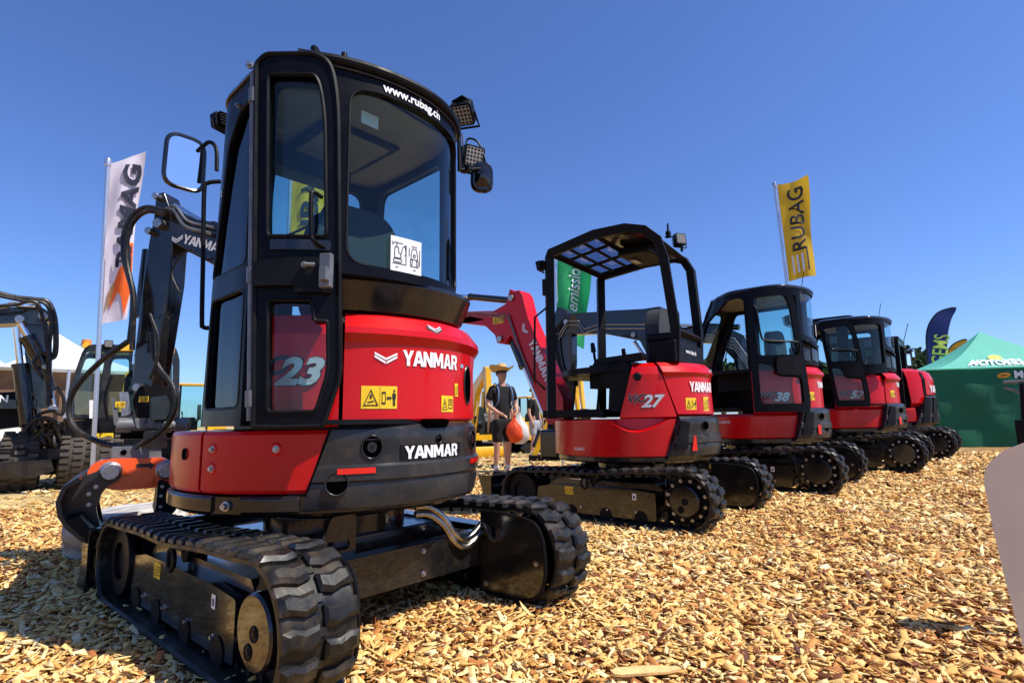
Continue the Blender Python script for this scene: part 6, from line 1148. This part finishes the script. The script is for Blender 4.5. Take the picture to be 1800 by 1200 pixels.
# ------------------------------------------------------------------ ground and wood chips
def ground():
    m = bpy.data.materials.new('ground'); m.use_nodes = True; n = m.node_tree; b = n.nodes['Principled BSDF']; b.inputs['Roughness'].default_value = .9; M['ground'] = m
    tc = n.nodes.new('ShaderNodeTexCoord'); L = n.links
    vo = n.nodes.new('ShaderNodeTexVoronoi'); vo.inputs['Scale'].default_value = 28; mp = n.nodes.new('ShaderNodeMapping'); mp.inputs['Scale'].default_value = (1, 2.2, 1); mp.inputs['Rotation'].default_value = (0, 0, .4); L.new(tc.outputs['Object'], mp.inputs[0])
    nz = n.nodes.new('ShaderNodeTexNoise'); nz.inputs['Scale'].default_value = 9; L.new(tc.outputs['Object'], nz.inputs[0]); mx = n.nodes.new('ShaderNodeMix'); mx.data_type = 'VECTOR'; mx.inputs[0].default_value = .25; L.new(mp.outputs[0], mx.inputs[4]); L.new(nz.outputs[1], mx.inputs[5]); L.new(mx.outputs[1], vo.inputs[0])
    cr = n.nodes.new('ShaderNodeValToRGB'); e = cr.color_ramp.elements; e[0].position = 0; e[0].color = (.04, .012, .004, 1); e[1].position = 1; e[1].color = (.60, .36, .12, 1); x = e.new(.35); x.color = (.22, .09, .02, 1); x = e.new(.65); x.color = (.42, .21, .05, 1)  # ramp kept dark so the base imitates shade in the gaps between chips
    sp = n.nodes.new('ShaderNodeSeparateXYZ'); L.new(vo.outputs['Color'], sp.inputs[0]); L.new(sp.outputs[0], cr.inputs[0])
    # straw-coloured, trampled grass further left and back
    n2 = n.nodes.new('ShaderNodeTexNoise'); n2.inputs['Scale'].default_value = .7; n2.inputs['Detail'].default_value = 8; L.new(tc.outputs['Object'], n2.inputs[0]); c2 = n.nodes.new('ShaderNodeValToRGB'); e = c2.color_ramp.elements; e[0].position = .35; e[0].color = (.56, .34, .11, 1); e[1].position = .65; e[1].color = (.84, .58, .26, 1); x = e.new(.47); x.color = (.50, .38, .15, 1); L.new(n2.outputs[0], c2.inputs[0])
    n3 = n.nodes.new('ShaderNodeTexNoise'); n3.inputs['Scale'].default_value = 40; n3.inputs['Detail'].default_value = 5; L.new(tc.outputs['Object'], n3.inputs[0]); m3 = n.nodes.new('ShaderNodeMix'); m3.data_type = 'RGBA'; m3.blend_type = 'MULTIPLY'; m3.inputs[0].default_value = .7; L.new(c2.outputs[0], m3.inputs[6]); c3 = n.nodes.new('ShaderNodeValToRGB'); c3.color_ramp.elements[0].position = .35; c3.color_ramp.elements[0].color = (.45, .42, .38, 1); c3.color_ramp.elements[1].position = .6; L.new(n3.outputs[0], c3.inputs[0]); L.new(c3.outputs[0], m3.inputs[7])
    sx = n.nodes.new('ShaderNodeSeparateXYZ'); L.new(tc.outputs['Object'], sx.inputs[0]); ma = n.nodes.new('ShaderNodeMath'); ma.operation = 'MULTIPLY_ADD'; ma.inputs[1].default_value = -.55; L.new(sx.outputs[0], ma.inputs[0]); L.new(sx.outputs[1], ma.inputs[2])
    mb = n.nodes.new('ShaderNodeMath'); mb.operation = 'MULTIPLY_ADD'; mb.inputs[1].default_value = 2.5; L.new(n2.outputs[0], mb.inputs[0]); L.new(ma.outputs[0], mb.inputs[2]); mr = n.nodes.new('ShaderNodeMapRange'); mr.inputs['From Min'].default_value = 8.6; mr.inputs['From Max'].default_value = 11.0; L.new(mb.outputs[0], mr.inputs[0])
    mf = n.nodes.new('ShaderNodeMix'); mf.data_type = 'RGBA'; L.new(mr.outputs[0], mf.inputs[0]); L.new(cr.outputs[0], mf.inputs[6]); L.new(m3.outputs[2], mf.inputs[7]); L.new(mf.outputs[2], b.inputs['Base Color'])
    bp = n.nodes.new('ShaderNodeBump'); bp.inputs['Strength'].default_value = .9; bp.inputs['Distance'].default_value = .03; L.new(sp.outputs[1], bp.inputs['Height']); L.new(bp.outputs[0], b.inputs['Normal'])
    g = G(); S = 900; g.add([(-S, -60, 0), (S, -60, 0), (S, S, 0), (-S, S, 0)], [(0, 1, 2, 3)]); o = g.build('ground', 'ground', None, smooth=0); o['kind'] = 'structure'
ground()
def chips():
    m = bpy.data.materials.new('chip'); m.use_nodes = True; n = m.node_tree; b = n.nodes['Principled BSDF']; b.inputs['Roughness'].default_value = .75; L = n.links
    at = n.nodes.new('ShaderNodeAttribute'); at.attribute_name = 'tone'; cr = n.nodes.new('ShaderNodeValToRGB'); e = cr.color_ramp.elements; e[0].color = (.09, .024, .008, 1); e[1].color = (.88, .70, .38, 1)  # tone varies per chip; the darkest end also imitates shaded gaps
    for p_, c in ((.14, (.22, .06, .015, 1)), (.29, (.48, .18, .04, 1)), (.42, (.70, .37, .09, 1)), (.70, (.83, .56, .19, 1))): x = e.new(p_); x.color = c
    L.new(at.outputs['Fac'], cr.inputs[0]); tc = n.nodes.new('ShaderNodeTexCoord'); nz = n.nodes.new('ShaderNodeTexNoise'); nz.inputs['Scale'].default_value = 120; nz.inputs['Detail'].default_value = 3; mp = n.nodes.new('ShaderNodeMapping'); mp.inputs['Scale'].default_value = (1, .25, 1); L.new(tc.outputs['Object'], mp.inputs[0]); L.new(mp.outputs[0], nz.inputs[0])
    mr = n.nodes.new('ShaderNodeMapRange'); mr.inputs['From Min'].default_value = .3; mr.inputs['From Max'].default_value = .7; mr.inputs['To Min'].default_value = .75; mr.inputs['To Max'].default_value = 1.15; L.new(nz.outputs[0], mr.inputs[0]); vm = n.nodes.new('ShaderNodeVectorMath'); vm.operation = 'SCALE'; L.new(cr.outputs[0], vm.inputs[0]); L.new(mr.outputs[0], vm.inputs['Scale']); L.new(vm.outputs[0], b.inputs['Base Color'])
    P = []; S = []
    for r0, r1, dens, sc_ in ((.9, 3.2, 3300, .80), (3.2, 6, 1900, .92), (6, 10, 760, 1.15), (10, 17, 230, 1.7)):
        az0, az1 = R(-58), R(58); area = (r1*r1-r0*r0)/2*(az1-az0); k = int(area*dens); rr = np.sqrt(rng.uniform(r0*r0, r1*r1, k)); a = rng.uniform(az0, az1, k); x, y = rr*np.sin(a), rr*np.cos(a)
        lim = 8.8+np.where(x < 0, .5, .9)*x+rng.normal(size=k)*.6; keep = (y < lim) | (rng.random(k) < .12); x, y = x[keep], y[keep]; P.append(np.stack([x, y], 1)); S.append(np.full(len(x), sc_))
    P = np.concatenate(P); S = np.concatenate(S); N = len(P)
    Ln = (np.exp(rng.normal(np.log(.042), .50, N)).clip(.012, .12))*S; Wd = Ln*rng.uniform(.22, .70, N); Wd = np.minimum(Wd, .033*S); Th = rng.uniform(.002, .0065, N)*S
    hx = np.array([-1, 1, 1, -1])*.5; hy = np.array([-1, -1, 1, 1])*.5
    X = hx[None, :]*Ln[:, None]*(1+rng.uniform(-.34, .34, (N, 4))); Y = hy[None, :]*Wd[:, None]*(1+rng.uniform(-.75, .5, (N, 4))); X += rng.normal(size=(N, 1))*.2*Wd[:, None]*np.sign(Y)
    Z = np.zeros((N, 4)); bend = rng.normal(size=(N, 1))*.0; V = np.concatenate([np.stack([X, Y, Z-Th[:, None]/2], 2), np.stack([X*.96, Y*.9, Z+Th[:, None]/2], 2)], 1)
    yaw = rng.uniform(0, 2*np.pi, N); pit = rng.normal(size=N)*.33; rol = rng.normal(size=N)*.46
    cy, sy_, cp, sp, cr_, sr = np.cos(yaw), np.sin(yaw), np.cos(pit), np.sin(pit), np.cos(rol), np.sin(rol)
    Rm = np.zeros((N, 3, 3)); Rm[:, 0, 0] = cy*cp; Rm[:, 0, 1] = cy*sp*sr-sy_*cr_; Rm[:, 0, 2] = cy*sp*cr_+sy_*sr; Rm[:, 1, 0] = sy_*cp; Rm[:, 1, 1] = sy_*sp*sr+cy*cr_; Rm[:, 1, 2] = sy_*sp*cr_-cy*sr; Rm[:, 2, 0] = -sp; Rm[:, 2, 1] = cp*sr; Rm[:, 2, 2] = cp*cr_
    V = np.einsum('nij,nkj->nki', Rm, V); V[:, :, 0] += P[:, 0:1]; V[:, :, 1] += P[:, 1:2]
    hz = .010*np.sin(P[:, 0]*3.1+1)*np.sin(P[:, 1]*2.7)+rng.uniform(0, .026, N); V[:, :, 2] += (hz+.006)[:, None]
    me = bpy.data.meshes.new('wood_chips'); me.vertices.add(N*8); me.vertices.foreach_set('co', V.reshape(-1).astype(np.float32))
    q = np.array([[4, 5, 6, 7], [0, 1, 5, 4], [1, 2, 6, 5], [2, 3, 7, 6], [3, 0, 4, 7], [3, 2, 1, 0]]); Fi = (q[None]+np.arange(N)[:, None, None]*8).reshape(-1)
    me.loops.add(len(Fi)); me.loops.foreach_set('vertex_index', Fi.astype(np.int32)); nf = len(Fi)//4; me.polygons.add(nf); me.polygons.foreach_set('loop_start', np.arange(0, nf*4, 4, dtype=np.int32)); me.update(calc_edges=True)
    at_ = me.attributes.new('tone', 'FLOAT', 'FACE'); t = np.clip(rng.beta(1.95, 1.45, N)+.10*np.sin(P[:, 0]*1.7+P[:, 1]*.9)*np.sin(P[:, 1]*1.3-P[:, 0]*.6)-.25*(rng.random(N) < .05), 0, 1); at_.data.foreach_set('value', np.repeat(t, 6).astype(np.float32))
    me.materials.append(m); o = bpy.data.objects.new('wood_chips', me); sc.collection.objects.link(o); o['kind'] = 'stuff'
chips()

def plank():
    g = G(); g.plate([(-.115, -.022), (-.09, -.03), (.07, -.024), (.12, -.008), (.105, .012), (.03, .024), (-.10, .020), (-.12, .0)], (), .008, lambda u, v, w: (u, v, .042+w+.05*v)); mat('palewood', (.78, .50, .20), .75, var=.15, vscale=30, bump=.3, bscale=90)
    o = g.build('wood_offcut', 'palewood'); p = W(1135, 1176, 2.0); d = (p-Vector((0, 0, CAMH))); k = (CAMH-.04)/-(p.z-CAMH); o.location = (p.x*k, p.y*k, 0); o.rotation_euler = (0, 0, R(4)); tag(o, 'long flat pale offcut lying on the chips at the bottom edge', 'wood offcut')
plank()
